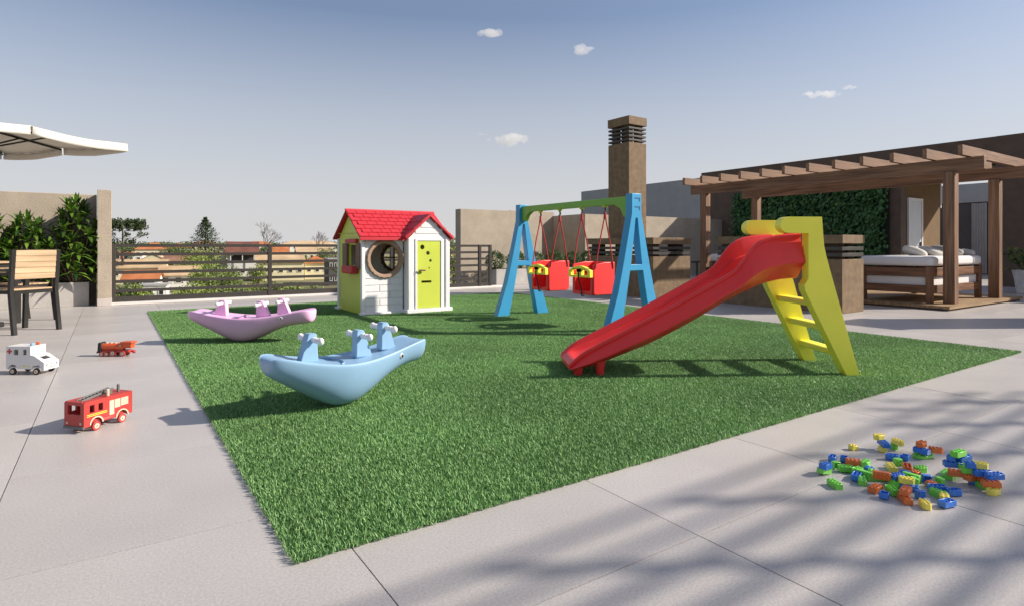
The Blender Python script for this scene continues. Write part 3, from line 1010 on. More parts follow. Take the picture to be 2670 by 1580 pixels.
# ------------------------------------------------------------------ whale seesaws
def seesaw(m, label, x, y, rz, pitch=0):
    root = thing('rocking_seesaw', label, 'seesaw', (x, y, .008), rz, 'whale shaped plastic seesaws on the turf')
    st = [(-.548, .305, .268, .065), (-.54, .328, .238, .1), (-.50, .335, .212, .125), (-.42, .322, .174, .145), (-.31, .298, .12, .163), (-.20, .282, .066, .18), (-.10, .27, .018, .192), (-.03, .264, .002, .198), (.05, .262, .0, .2), (.12, .264, .014, .198),
          (.22, .27, .056, .19), (.32, .28, .108, .176), (.42, .294, .148, .164), (.52, .312, .176, .154), (.62, .33, .186, .15), (.69, .342, .192, .142), (.73, .338, .208, .12), (.746, .312, .238, .078)]
    rings = []
    for x_, zt_, zb_, w_ in st:
        h = zt_ - zb_
        half = [(0, zt_ - .008), (.55 * w_, zt_ - .008), (.86 * w_, zt_ - .006), (.93 * w_, zt_ + .002), (.985 * w_, zt_ - .004), (1.0 * w_, zt_ - .10 * h), (.97 * w_, zt_ - .35 * h), (.87 * w_, zt_ - .62 * h), (.67 * w_, zt_ - .84 * h), (.38 * w_, zt_ - .97 * h), (0, zb_)]
        ring = [(x_, -a, z) for a, z in half] + [(x_, a, z) for a, z in reversed(half[1:-1])]
        rings.append(ring)
    MB().loft(rings).build('body', m, root, smooth=True, sub=2)
    for k, (xh, zb_, zt_, lean, hw) in enumerate(((-.235, .27, .435, -1, .072), (.215, .26, .425, 1, .072), (.435, .285, .455, 1, .068))):
        mb = MB()
        # vertical face towards the rider, slanted face away
        a0, a1 = (-hw, hw) if True else 0
        if lean < 0:
            q = [(xh - hw, zb_), (xh + hw, zb_), (xh + hw - .012, zt_ - .012), (xh + hw - .02, zt_), (xh + .0, zt_), (xh - .012, zt_ - .01)]
        else:
            q = [(xh - hw, zb_), (xh + hw, zb_), (xh + .004, zt_ - .012), (xh - .008, zt_), (xh - hw + .014, zt_), (xh - hw + .005, zt_ - .012)]
        mb.plate(q, (), .064, XZ(-.032))
        mb.build('handle_post', m, root, bevel=.009, seg=3)
        xg = xh + (.025 if lean < 0 else -.025)
        zg = zt_ - .034
        for s_ in (-1, 1):
            gm = MB()
            gm.cyl((xg, s_ * .03, zg), (xg, s_ * .128, zg), .0145, n=14)
            for yy in (.058, .088, .11):
                gm.cyl((xg, s_ * (yy - .005), zg), (xg, s_ * (yy + .005), zg), .0175, n=14)
            gm.ball((xg, s_ * .134, zg), .0215)
            gm.build('grip', P_white, root, smooth=True)
    # seat ridge
    pts = [(-.02 + .10 * math.cos(a) - .06, .15 * math.sin(a), .262) for a in [R(-75 + 15 * k) for k in range(11)]]
    MB().tube(pts, .006, 6).build('seat_ridge', m, root, smooth=True)
    for s_ in (-1, 1):
        e = MB().ball((.455, s_ * .158, .262), (.016, .005, .017), 20, 10).build('eye', P_white, root, smooth=True)
        MB().ball((.460, s_ * .162, .260), (.009, .0045, .011), 14, 8).build('pupil', P_black, e, smooth=True)
    return root
seesaw(P_sky, 'pale blue whale seesaw with white grips in the front of the turf', 1.18, 3.70, R(10.5)).scale = (.83, 1, 1.08)
seesaw(P_pink, 'pink whale seesaw near the left edge of the turf', 1.16, 6.74, R(-34.2))

# ------------------------------------------------------------------ wooden toys
def arc(cx, cz, r0, r1, n=14):
    return [(cx + r1 * math.cos(math.pi * k / n), cz + r1 * math.sin(math.pi * k / n)) for k in range(n + 1)] + [(cx + r0 * math.cos(math.pi * k / n), cz + r0 * math.sin(math.pi * k / n)) for k in range(n, -1, -1)]
ft = thing('toy_fire_engine', 'red wooden toy fire engine with a grey ladder on its roof', 'toy truck', (-.05, 4.056, .0), math.atan2(-.64, -.77))
Lh, Wh = .145, .070
mb = MB()
bottom = [(-Lh, .04), (-.112, .04)] + [(-.08 - .032 * math.cos(math.pi * k / 10), .04 + .032 * math.sin(math.pi * k / 10)) for k in range(11)] + [(-.048, .04), (.042, .04)] + [(.074 - .032 * math.cos(math.pi * k / 10), .04 + .032 * math.sin(math.pi * k / 10)) for k in range(11)] + [(.106, .03), (Lh, .03)]
side = bottom + [(Lh, .158), (Lh - .008, .166), (-Lh, .166)]
for s_, y in ((1, Wh - .012), (-1, -Wh)):
    mb.plate(side, [rect(.085, .103, .112, .143), rect(.036, .103, .062, .143)], .012, XZ(y))
mb.box(-Lh, -Wh + .012, .04, -Lh + .012, Wh - .012, .166)
mb.plate(rect(-Wh + .012, .03, Wh - .012, .166), [rect(-.045, .098, .045, .147)], .012, YZ(Lh - .012))
mb.box(-Lh + .012, -Wh + .012, .154, Lh - .012, Wh - .012, .165).box(-Lh + .012, -Wh + .012, .045, Lh - .012, Wh - .012, .06)
mb.box(.02, -Wh + .012, .06, .028, Wh - .012, .154)
mb.build('body', T_red, ft, bevel=.0025)
MB().box(Lh - .002, -Wh - .001, .022, Lh + .006, Wh + .001, .036).build('bumper', T_grey, ft, bevel=.002)
for y in (-.048, .048):
    MB().cyl((Lh - .001, y, .052), (Lh + .003, y, .052), .0065).build('headlight', T_cream, ft, smooth=True)
for x0, x1, z0 in ((-.03, -.002, .062), (-.068, -.034, .094), (-.118, -.072, .098)):
    MB().box(x0, Wh - .0005, z0, x1, Wh + .0015, .142).build('shutter_panel', T_cream, ft)
for z in (.084, .092):
    MB().box(.012, Wh - .0005, z, .128, Wh + .001, z + .0025).build('stripe', P_yel, ft)
for xc in (-.08, .074):
    MB().plate(arc(xc, .038, .033, .040), (), .004, XZ(Wh - .0005)).build('wheel_arch', T_cream, ft)
def toy_wheel(par, x, y, z, r, m, hub, t=.014, out=1):
    wv = MB().cyl((x, y - t / 2, z), (x, y + t / 2, z), r, n=24).build('wheel', m, par, bevel=.002)
    ye = y + out * t / 2
    MB().cyl((x, ye - out * .001, z), (x, ye + out * .0015, z), r * .58, n=20).build('rim', hub, wv, smooth=True)
    MB().cyl((x, ye, z), (x, ye + out * .003, z), r * .16, n=10).build('axle_cap', T_grey, wv, smooth=True)
for x in (-.08, .074):
    for s_ in (1, -1):
        toy_wheel(ft, x, s_ * (Wh - .004), .0245, .0245, T_red, T_cream, out=s_)
ld = MB()
Ml = Matrix.Translation((0, 0, .176)) @ Matrix.Rotation(R(9), 4, 'Y')
ld.box(-.07, -.022, 0, .12, -.014, .012, Ml).box(-.07, .014, 0, .12, .022, .012, Ml)
for k in range(9):
    ld.box(-.062 + k * .021, -.0145, .003, -.055 + k * .021, .0145, .009, Ml)
ldo = ld.build('ladder', T_grey, ft, bevel=.0015)
MB().cyl((-.055, 0, .166), (-.055, 0, .19), .018).build('turntable', T_grey, ft, smooth=True)
pgm = MB().cyl((-.012, .045, .166), (-.012, .045, .197), .009).ball((-.012, .045, .199), (.009, .009, .006)).build('peg_figure', T_cream, ft, smooth=True)
MB().cyl((-.105, .012, .166), (-.105, .012, .199), .008).ball((-.105, .012, .203), .008).build('peg_figure', T_grey, ft, smooth=True)

am = thing('toy_ambulance', 'white wooden toy ambulance with a red cross at the left picture edge', 'toy truck', (-.51, 6.04, 0), math.atan2(-.60, .80))
La, Wa = .155, .072
bt = [(-La, .045), (-.138, .045)] + [(-.1 - .038 * math.cos(math.pi * k / 10), .042 + .038 * math.sin(math.pi * k / 10)) for k in range(11)] + [(-.062, .045), (.054, .045)] + [(.092 - .038 * math.cos(math.pi * k / 10), .042 + .038 * math.sin(math.pi * k / 10)) for k in range(11)] + [(.132, .036), (La, .036)]
sa = bt + [(La, .095), (La - .035, .118), (.075, .148), (.045, .155), (.045, .222), (-La, .222)]
mb = MB()
for y in (Wa - .012, -Wa):
    mb.plate(sa, [rect(-.095, .155, -.055, .198), rect(-.018, .155, .012, .198)], .012, XZ(y))
mb.box(-La, -Wa + .012, .045, -La + .012, Wa - .012, .222).box(-La + .012, -Wa + .012, .21, .045, Wa - .012, .2215)
mb.box(.033, -Wa + .012, .15, .0448, Wa - .012, .21).box(-La + .012, -Wa + .012, .05, La - .012, Wa - .012, .062)
mb.box(La - .012, -Wa + .012, .037, La - .0003, Wa - .012, .095)
Mh = Matrix.Translation((.046, 0, .1545)) @ Matrix.Rotation(R(25), 4, 'Y')
mb.plate(rect(-Wa + .012, 0, Wa - .012, .118), [rect(-.035, .035, .035, .085)], .01, lambda a, b, c: tuple(Mh @ Vector((b, a, -c))))
mb.build('body', T_white, am, bevel=.0025)
MB().box(-.147, -Wa - .0015, .176, -.105, -Wa + .0005, .190).box(-.133, -Wa - .0014, .162, -.119, -Wa + .0005, .204).build('red_cross', T_red, am)
MB().plate([(-.05, .062), (.045, .062), (.03, .074), (.01, .066), (-.01, .078), (-.03, .068)], (), .0015, XZ(-Wa - .0012)).build('yellow_flash', plastic('pale_yellow_paint', (.62, .6, .25)), am)
for y in (-.045, .045):
    MB().cyl((La - .001, y, .075), (La + .003, y, .075), .0055).build('headlight', P_black, am, smooth=True)
MB().cyl((La - .001, 0, .078), (La + .0025, 0, .078), .004).build('badge', T_orange, am, smooth=True)
MB().box(La - .0005, -.04, .053, La + .001, .04, .058).build('number_plate', T_grey, am)
MB().cyl((.02, -.028, .222), (.02, -.028, .243), .0125).build('blue_light', P_sky, am, bevel=.003)
MB().cyl((.02, .028, .222), (.02, .028, .243), .0125).build('orange_light', T_orange, am, bevel=.003)
for x in (-.1, .092):
    for s_ in (1, -1):
        toy_wheel(am, x, s_ * (Wa - .003), .0265, .0265, P_black, T_cream, out=s_)

tr = thing('toy_train', 'orange red wooden toy locomotive with black front on the paving', 'toy train', (.05, 6.56, 0), R(145.8))
tb = MB().cyl((-.07, 0, .085), (.125, 0, .085), .033, n=24).box(-.15, -.03, .075, -.06, .03, .128)
tb.build('boiler', T_orange, tr, bevel=.004)
MB().plate([(-.165, .118), (-.055, .118), (-.055, .134), (-.165, .134)], (), .084, XZ(-.042)).build('cab_roof', T_orange, tr, bevel=.004)
MB().box(-.13, -.03, .036, .13, .03, .058).build('chassis', T_red, tr, bevel=.003)
MB().plate([(.12, .03), (.17, .03), (.155, .05), (.15, .12), (.135, .13), (.12, .12)], (), .075, XZ(-.0375)).build('front', P_black, tr, bevel=.004)
for x in (.09, .05, .01):
    MB().cyl((x, 0, .112), (x, 0, .124), .011).build('button', T_cream, tr, smooth=True)
MB().cyl((-.055, .033, .10), (-.055, .0375, .10), .008).build('badge', T_cream, tr, smooth=True)
for x, r in ((.115, .022), (.068, .022), (.012, .03), (-.075, .026)):
    for s_ in (1, -1):
        toy_wheel(tr, x, s_ * .036, r, r, T_red, T_cream, t=.012, out=s_)
MB().cyl((-.15, 0, .04), (-.125, 0, .04), .006).ball((-.16, 0, .04), .016).build('coupling', T_red, tr, smooth=True)

# ------------------------------------------------------------------ toy bricks
BL = [(3.15, 1.401, 'Y', 'R', 2, 0), (3.146, 1.377, 'B', 'L', 1, 0), (3.126, 1.374, 'Y', 'S', 0, 0), (3.223, 1.346, 'Y', 'R', 1, 0), (3.228, 1.364, 'G', 'R', 0, 0), (3.037, 1.469, 'Y', 'S', 0, 0), (2.792, 1.444, 'B', 'R', 0, 1), (2.831, 1.41, 'B', 'S', 0, 1), (2.83, 1.369, 'O', 'L', 0, 0), (2.858, 1.329, 'G', 'R', 0, 0), (2.61, 1.379, 'B', 'L', 1, 0), (2.61, 1.385, 'G', 'L', 0, 0), (2.713, 1.387, 'G', 'S', 0, 2), (2.711, 1.342, 'G', 'L', 0, 1), (2.734, 1.307, 'G', 'R', 0, 0), (2.79, 1.282, 'B', 'S', 0, 0), (2.502, 1.284, 'G', 'L', 0, 0), (2.658, 1.272, 'B', 'L', 0, 1), (2.632, 1.236, 'G', 'R', 0, 0), (2.704, 1.259, 'G', 'L', 0, 2), (2.716, 1.226, 'G', 'L', 0, 0), (2.686, 1.184, 'O', 'L', 1, 2), (2.761, 1.257, 'G', 'S', 0, 0), (3.043, 1.294, 'B', 'R', 0, 1), (3.086, 1.258, 'B', 'S', 0, 1), (2.987, 1.248, 'G', 'S', 0, 2), (2.901, 1.239, 'Y', 'L', 0, 0), (2.949, 1.193, 'O', 'L', 0, 1), (2.985, 1.156, 'G', 'R', 0, 0), (2.906, 1.146, 'O', 'S', 0, 0), (2.757, 1.187, 'G', 'L', 0, 2), (2.732, 1.146, 'B', 'L', 1, 0), (2.871, 1.17, 'B', 'S', 0, 0), (2.724, 1.106, 'Y', 'R', 1, 0), (2.837, 1.132, 'G', 'L', 0, 2), (2.715, 1.134, 'G', 'L', 0, 0), (2.724, 1.094, 'B', 'L', 0, 0), (2.797, 1.106, 'G', 'S', 0, 2), (2.592, 1.167, 'O', 'L', 0, 0), (2.547, 1.113, 'B', 'S', 0, 1), (2.621, 1.115, 'G', 'L', 0, 1), (2.605, 1.06, 'O', 'L', 1, 0), (2.582, 1.053, 'O', 'L', 0, 0), (2.67, 1.034, 'B', 'S', 0, 2), (2.591, 0.988, 'Y', 'R', 0, 0), (2.874, 1.089, 'B', 'S', 0, 2), (2.83, 1.056, 'O', 'S', 0, 0), (2.887, 1.045, 'G', 'S', 0, 2), (2.802, 1.024, 'B', 'L', 0, 1), (2.752, 1.004, 'G', 'R', 0, 0), (2.724, 0.971, 'Y', 'R', 0, 0), (2.666, 0.942, 'B', 'L', 0, 1), (2.813, 0.969, 'B', 'R', 0, 1), (3.202, 1.236, 'O', 'R', 2, 0), (3.245, 1.192, 'O', 'R', 1, 0), (3.183, 1.227, 'B', 'L', 1, 0), (3.211, 1.232, 'G', 'P', 0, 0), (3.046, 1.064, 'G', 'P', 0, 0), (3.02, 1.047, 'B', 'L', 2, 0), (3.04, 1.052, 'B', 'L', 3, 0), (3.064, 1.022, 'B', 'L', 3, 0), (3.031, 1.029, 'G', 'L', 4, 0), (3.051, 1.019, 'G', 'L', 2, 0), (2.999, 0.98, 'G', 'R', 2, 0), (2.99, 1.02, 'O', 'L', 1, 0), (2.994, 1.049, 'G', 'S', 0, 0), (2.994, 0.973, 'B', 'S', 3, 0), (3.02, 0.949, 'Y', 'R', 3, 0), (3.007, 0.938, 'B', 'L', 2, 0), (3.0, 0.97, 'O', 'L', 1, 0), (3.023, 0.931, 'O', 'L', 1, 0), (3.002, 0.894, 'B', 'L', 2, 0), (3.019, 0.967, 'B', 'S', 0, 0), (3.004, 0.937, 'G', 'L', 0, 0), (2.972, 0.897, 'O', 'L', 1, 0), (2.96, 0.885, 'Y', 'R', 0, 0)]
def brick_mb(kind, flip):
    U = .032
    nx = {'L': 4, 'R': 4, 'S': 2, 'P': 8}[kind]
    L2, W2, H = nx * U / 4, U / 2 if kind != 'P' else U, .0225 if kind != 'P' else .014
    if kind == 'R':
        oc = [(L2 - .003, -.008), (L2 - .003, .008), (L2 - .013, W2), (-L2 + .013, W2), (-L2 + .003, .008), (-L2 + .003, -.008), (-L2 + .013, -W2), (L2 - .013, -W2)]
        oc = [(a, b) for a, b in oc]
    elif kind == 'P':
        oc = [(L2 * math.cos(t) * 1.0, W2 * math.sin(t)) for t in [R(15 * k) for k in range(24)]]
    else:
        oc = rect(-L2, -W2, L2, W2)
    mb = MB()
    s_ = .86
    n = len(oc)
    inn = [(a * (1 - .0032 / L2 * 1.2), b * (1 - .0032 / W2 * 1.2)) for a, b in oc]
    mb.loft([[(a, b, .003) for a, b in inn][::-1], [(a, b, -H / 2 + .0) for a, b in inn][::-1]], caps=False) if False else None
    # shell: top plate + hollow underside
    v = [(a, b, -H / 2) for a, b in oc] + [(a, b, H / 2) for a, b in oc] + [(a, b, -H / 2) for a, b in inn] + [(a, b, H / 2 - .005) for a, b in inn]
    f = [(k, (k + 1) % n, n + (k + 1) % n, n + k) for k in range(n)] + [tuple(range(n, 2 * n))]
    f += [(k, 2 * n + k, 2 * n + (k + 1) % n, (k + 1) % n) for k in range(n)]
    f += [(2 * n + (k + 1) % n, 2 * n + k, 3 * n + k, 3 * n + (k + 1) % n) for k in range(n)] + [tuple(range(4 * n - 1, 3 * n - 1, -1))]
    mb.add(v, f)
    su = U / 2
    ky = 2 if kind != 'P' else 4
    for i in range(nx):
        for j in range(ky):
            x, y = (i - (nx - 1) / 2) * su, (j - (ky - 1) / 2) * su
            if kind == 'R' and i in (0, nx - 1): x *= .9
            if kind == 'P' and (x / L2) ** 2 + (y / W2) ** 2 > .72: continue
            mb.cyl((x, y, H / 2 - .0005), (x, y, H / 2 + .0042), .0047, n=10)
    if kind in 'LR':
        for i in range(nx - 1):
            mb.cyl((( i - 1) * su, 0, -H / 2 + .001), ((i - 1) * su, 0, H / 2 - .005), .0045, n=8)
    return mb
meshes = {}
cn = {'Y': 'yellow', 'B': 'blue', 'G': 'green', 'O': 'orange'}
sn = {'L': 'rectangular', 'R': 'round-ended', 'S': 'small square', 'P': 'long oval base'}
od = ['leftmost', 'second from the left', 'third from the left', 'fourth from the left', 'fifth from the left', 'sixth from the left', 'seventh from the left', 'eighth from the left', 'ninth from the left', 'tenth from the left', 'eleventh from the left', 'twelfth from the left', 'thirteenth from the left', 'fourteenth from the left', 'fifteenth from the left', 'sixteenth from the left']
rnd.seed(12)
sc = lambda b: (.8271 * b[0] - .5621 * b[1]) / (.5621 * b[0] + .8271 * b[1])
classes = {}
for b in BL:
    classes.setdefault((b[2], b[3], b[5]), []).append(b)
for b in BL:
    x, y, c_, k_, lv_, fl = b
    if (c_, k_) not in meshes:
        meshes[(c_, k_)] = brick_mb(k_, 0).mesh('toy_brick', BR[c_], smooth=True)
    o = link('toy_brick', meshes[(c_, k_)], bevel=.0011, seg=1)
    H = .0225 if k_ != 'P' else .014
    hz = (.0245 if lv_ else 0) * lv_ + H / 2 + .0008
    dark_ang = rnd.uniform(0, 360)
    if lv_ >= 2 or k_ == 'P': dark_ang = rnd.uniform(-60, 10)
    rx = 0
    if fl == 1: rx = 180; hz += .0042
    if fl == 2: rx = rnd.choice((90, -90)); hz = .0165 + .0245 * lv_
    tl = rnd.uniform(-7, 7) if lv_ else rnd.uniform(-1.5, 1.5)
    if fl == 0 and lv_ == 0 and rnd.random() < .18: tl += 9; hz += .002
    o.rotation_euler = (R(rx), R(tl), R(dark_ang))
    if fl == 2: o.rotation_euler = (R(rx), 0, R(dark_ang))
    o.location = (x, y, hz)
    grp = sorted(classes[(c_, k_, fl)], key=sc)
    i = grp.index(b)
    word = '%s %s toy brick' % (cn[c_], sn[k_])
    stt = {0: 'studs up', 1: 'upside down', 2: 'on its side'}[fl]
    pos = 'only one of its kind' if len(grp) == 1 else (od[i] + ' of its kind' if i < len(grp) - 1 or len(grp) < 2 else 'rightmost of its kind')
    tag(o, word + ' ' + stt + ', ' + pos, 'toy brick', 'toy bricks heaped on the paving')

# ------------------------------------------------------------------ dining set and parasol on the left
MT = M_black
def table():
    t = thing('dining_table', 'square dining table with wood slat top and dark legs behind the chair', 'table', (-1.62, 10.15, 0), R(41))
    for a in (-.42, .42):
        for b in (-.42, .42):
            MB().box(a - .04, b - .04, .0005, a + .04, b + .04, .775).build('leg', MT, t, bevel=.003)
    MB().box(-.46, -.46, .73, .46, .46, .785).build('apron', MT, t, bevel=.003)
    for k in range(8):
        MB().box(-.49, -.49 + k * .1228, .787, .49, -.49 + k * .1228 + .118, .81).build('top_slat', WL, t, bevel=.003)
table()
def chair(x, y, deg, label):
    t = thing('slatted_chair', label, 'chair', (x, y, 0), R(deg), 'slatted chairs round the dining table')
    w2 = .255
    for s_ in (-1, 1):
        # rear leg and back post, one leaning bar
        MB().plate([(-.07, 0), (-.028, 0), (.03, .48), (-.012, .965), (-.052, .965), (-.012, .48)], (), .045, lambda a, b, c: (s_ * w2 - .0225 + c, a, b)).build('leg', MT, t, bevel=.003)
        MB().plate([(.48, 0), (.52, 0), (.50, .70), (.455, .70)], (), .05, lambda a, b, c: (s_ * w2 - .025 + c, a, b)).build('leg', MT, t, bevel=.003)
        MB().box(s_ * w2 - .02, .0, .672, s_ * w2 + .02, .455, .70).build('arm', MT, t, bevel=.003)
        MB().box(s_ * w2 - .024, .05, .702, s_ * w2 + .024, .50, .716).build('arm_pad', WL, t, bevel=.003)
    for z0 in (.455,):
        MB().box(-w2 + .024, .01, z0, w2 - .024, .045, z0 + .04).box(-w2 + .026, .46, z0, w2 - .026, .49, z0 + .04).box(-w2 + .03, .046, z0, -w2 + .06, .459, z0 + .04).box(w2 - .06, .046, z0, w2 - .03, .459, z0 + .04).build('seat_frame', MT, t)
    for k in range(6):
        MB().box(-w2 + .026, .02 + k * .079, .4965, w2 - .026, .02 + k * .079 + .074, .514).build('seat_slat', WL, t, bevel=.002)
    for k in range(5):
        z = .625 + k * .0672
        yy = .0 - (z - .48) * .085
        MB().box(-w2 + .024, yy - .008, z, w2 - .024, yy + .012, z + .0663).build('back_slat', WL, t, bevel=.003)
    return t
chair(-.74, 8.93, 41, 'slatted wood chair with dark frame, its back to the turf')
chair(-.82, 10.45, 131, 'slatted chair on the far side of the dining table, behind the nearest chair')
chair(-1.42, 9.33, 35, 'slatted chair mostly cut off by the left picture edge')

um = thing('parasol', 'large white square parasol with dark ribs at the upper left', 'parasol', (-1.52, 9.8, 0), math.atan2(-.2, 1.72) + R(45))
hs = 1.225
corners = [(hs, hs), (0, hs), (-hs, hs), (-hs, 0), (-hs, -hs), (0, -hs), (hs, -hs), (hs, 0)]
rim = [(a, b, 2.39 if a and b else 2.40) for a, b in corners]
PK = 2.60
mb = MB()
for i in range(8):
    a, b = Vector(rim[i]), Vector(rim[(i + 1) % 8])
    pk = Vector((0, 0, PK))
    n = 6
    rows = []
    for j in range(n + 1):
        q = j / n
        row = []
        for k in range(7):
            e = k / 6
            p = pk.lerp(a, q).lerp(pk.lerp(b, q), e)
            p.z -= .035 * math.sin(math.pi * e) * q + .03 * math.sin(math.pi * q)
            row.append(tuple(p))
        rows.append(row)
    mb.loft(rows, closed=False, caps=False)
cv = mb.build('canopy', M_canopy, um, smooth=True, fix=False)
sm = cv.modifiers.new('cloth', 'SOLIDIFY'); sm.thickness = .008
for i in range(8):
    a, b = Vector(rim[i]), Vector(rim[(i + 1) % 8])
    rows = []
    for j in range(4):
        row = []
        for k in range(13):
            e = .012 + .976 * k / 12
            p = a.lerp(b, e)
            p.z -= .035 * math.sin(math.pi * e) + .095 * j / 3
            out = Vector((p.x, p.y, 0)).normalized() * (.012 * math.sin(k * 1.3 + i) * j / 3)
            row.append(tuple(p + out))
        rows.append(row)
    vv = MB().loft(rows, closed=False, caps=False).build('valance', M_canopy, um, smooth=True, fix=False)
    s2 = vv.modifiers.new('cloth', 'SOLIDIFY'); s2.thickness = .005
for i in range(8):
    r_ = Vector(rim[i])
    e = Vector((r_.x * .985, r_.y * .985, r_.z - .025))
    MB().cyl((0, 0, PK - .07), tuple(e), .013, n=8).build('rib', M_black, um, smooth=True)
    m_ = Vector((0, 0, PK - .07)).lerp(e, .55)
    MB().cyl((0, 0, 2.15), tuple(m_), .011, n=8).build('strut', M_black, um, smooth=True)
MB().cyl((0, 0, .06), (0, 0, PK - .02), .028).build('pole', M_black, um, smooth=True)
MB().cyl((0, 0, 2.1), (0, 0, 2.2), .05).build('hub', M_black, um, smooth=True)
MB().box(-.3, -.3, .0005, .3, .3, .06).build('base', M_black, um, bevel=.01)

# ------------------------------------------------------------------ unseen shade casters placed outside the picture, shaped for their shadows
sc_ = thing('shade_screen', 'unseen timber slat screen past the near right edge, shaped to streak the paving', 'screen', (0, -2.2, 0))  # unseen; distance, slats and posts set for soft shadow streaks
for k in range(6):
    x = 6.15 + .88 * k
    MB().box(x - .017, -.03, .0005, x + .017, .03, 4.4).build('post', W[2], sc_, bevel=.004)
for k in range(18):
    z = .733 + .211 * k
    MB().box(6.0 if k < 16 else 6.5, .032, z, 11, .05, z + (.08 if k < 16 else .05)).build('slat', W[0], sc_, bevel=.003)
cr = Leaves()
rnd.seed(77)
for c in range(3):
    cx0, cz0 = rnd.uniform(8.5, 10.8), rnd.uniform(4.2, 5)
    for k in range(26):
        cr.leaf((cx0 + rnd.gauss(0, .3), .1 + rnd.uniform(0, .1), cz0 + rnd.gauss(0, .12)), rdir() + Vector((0, .5, -.6)), (0, 1, .3), .1, .06)
tag(cr.build('shade_leaves', L_box, sc_), kind='stuff')  # leaf clumps added to mottle the cast shade
pier = thing('shade_pier', 'unseen brown pier added past the right edge to cast a shade band', 'pier', (11.2, 1.3, 0))
MB().box(0, 0, .0005, .75, .75, 2.3).build('shaft', M_bwall, pier, bevel=.005)  # added block, throws the shade band across the right paving
MB().box(-.04, -.04, 2.302, .79, .79, 2.38).build('cap', M_bwall, pier, bevel=.005)

# ------------------------------------------------------------------ the town beyond the railing
MW = {n: mat('wall_' + n, c, .85, .08, .3, 0, 1, .2) for n, c in (('cream', (.74, .66, .48)), ('white', (.76, .74, .69)), ('yellow', (.74, .66, .42)), ('red', (.36, .10, .06)), ('dark', (.10, .095, .09)), ('pink', (.5, .36, .28)))}
def tilemat(n, c, c2):
    m = mat('roof_' + n, c, .8, .12, .25, 0, 1, .25, c2=c2)
    return m
MR = {'orange': tilemat('orange', (.42, .14, .05), (.5, .2, .09)), 'maroon': tilemat('maroon', (.15, .06, .048), (.21, .095, .07)), 'tan': tilemat('tan', (.48, .34, .2), (.56, .42, .27)), 'brown': tilemat('brown', (.24, .13, .09), (.33, .19, .13)), 'grey': tilemat('grey', (.3, .29, .28), (.38, .37, .36))}
M_pane = mat('window_glass', (.03, .035, .04), .15, .2, 1, 0, 1, .6)
M_shade = mat('veranda_shade', (.05, .045, .04), .8)  # dark colour standing for the shade inside verandas
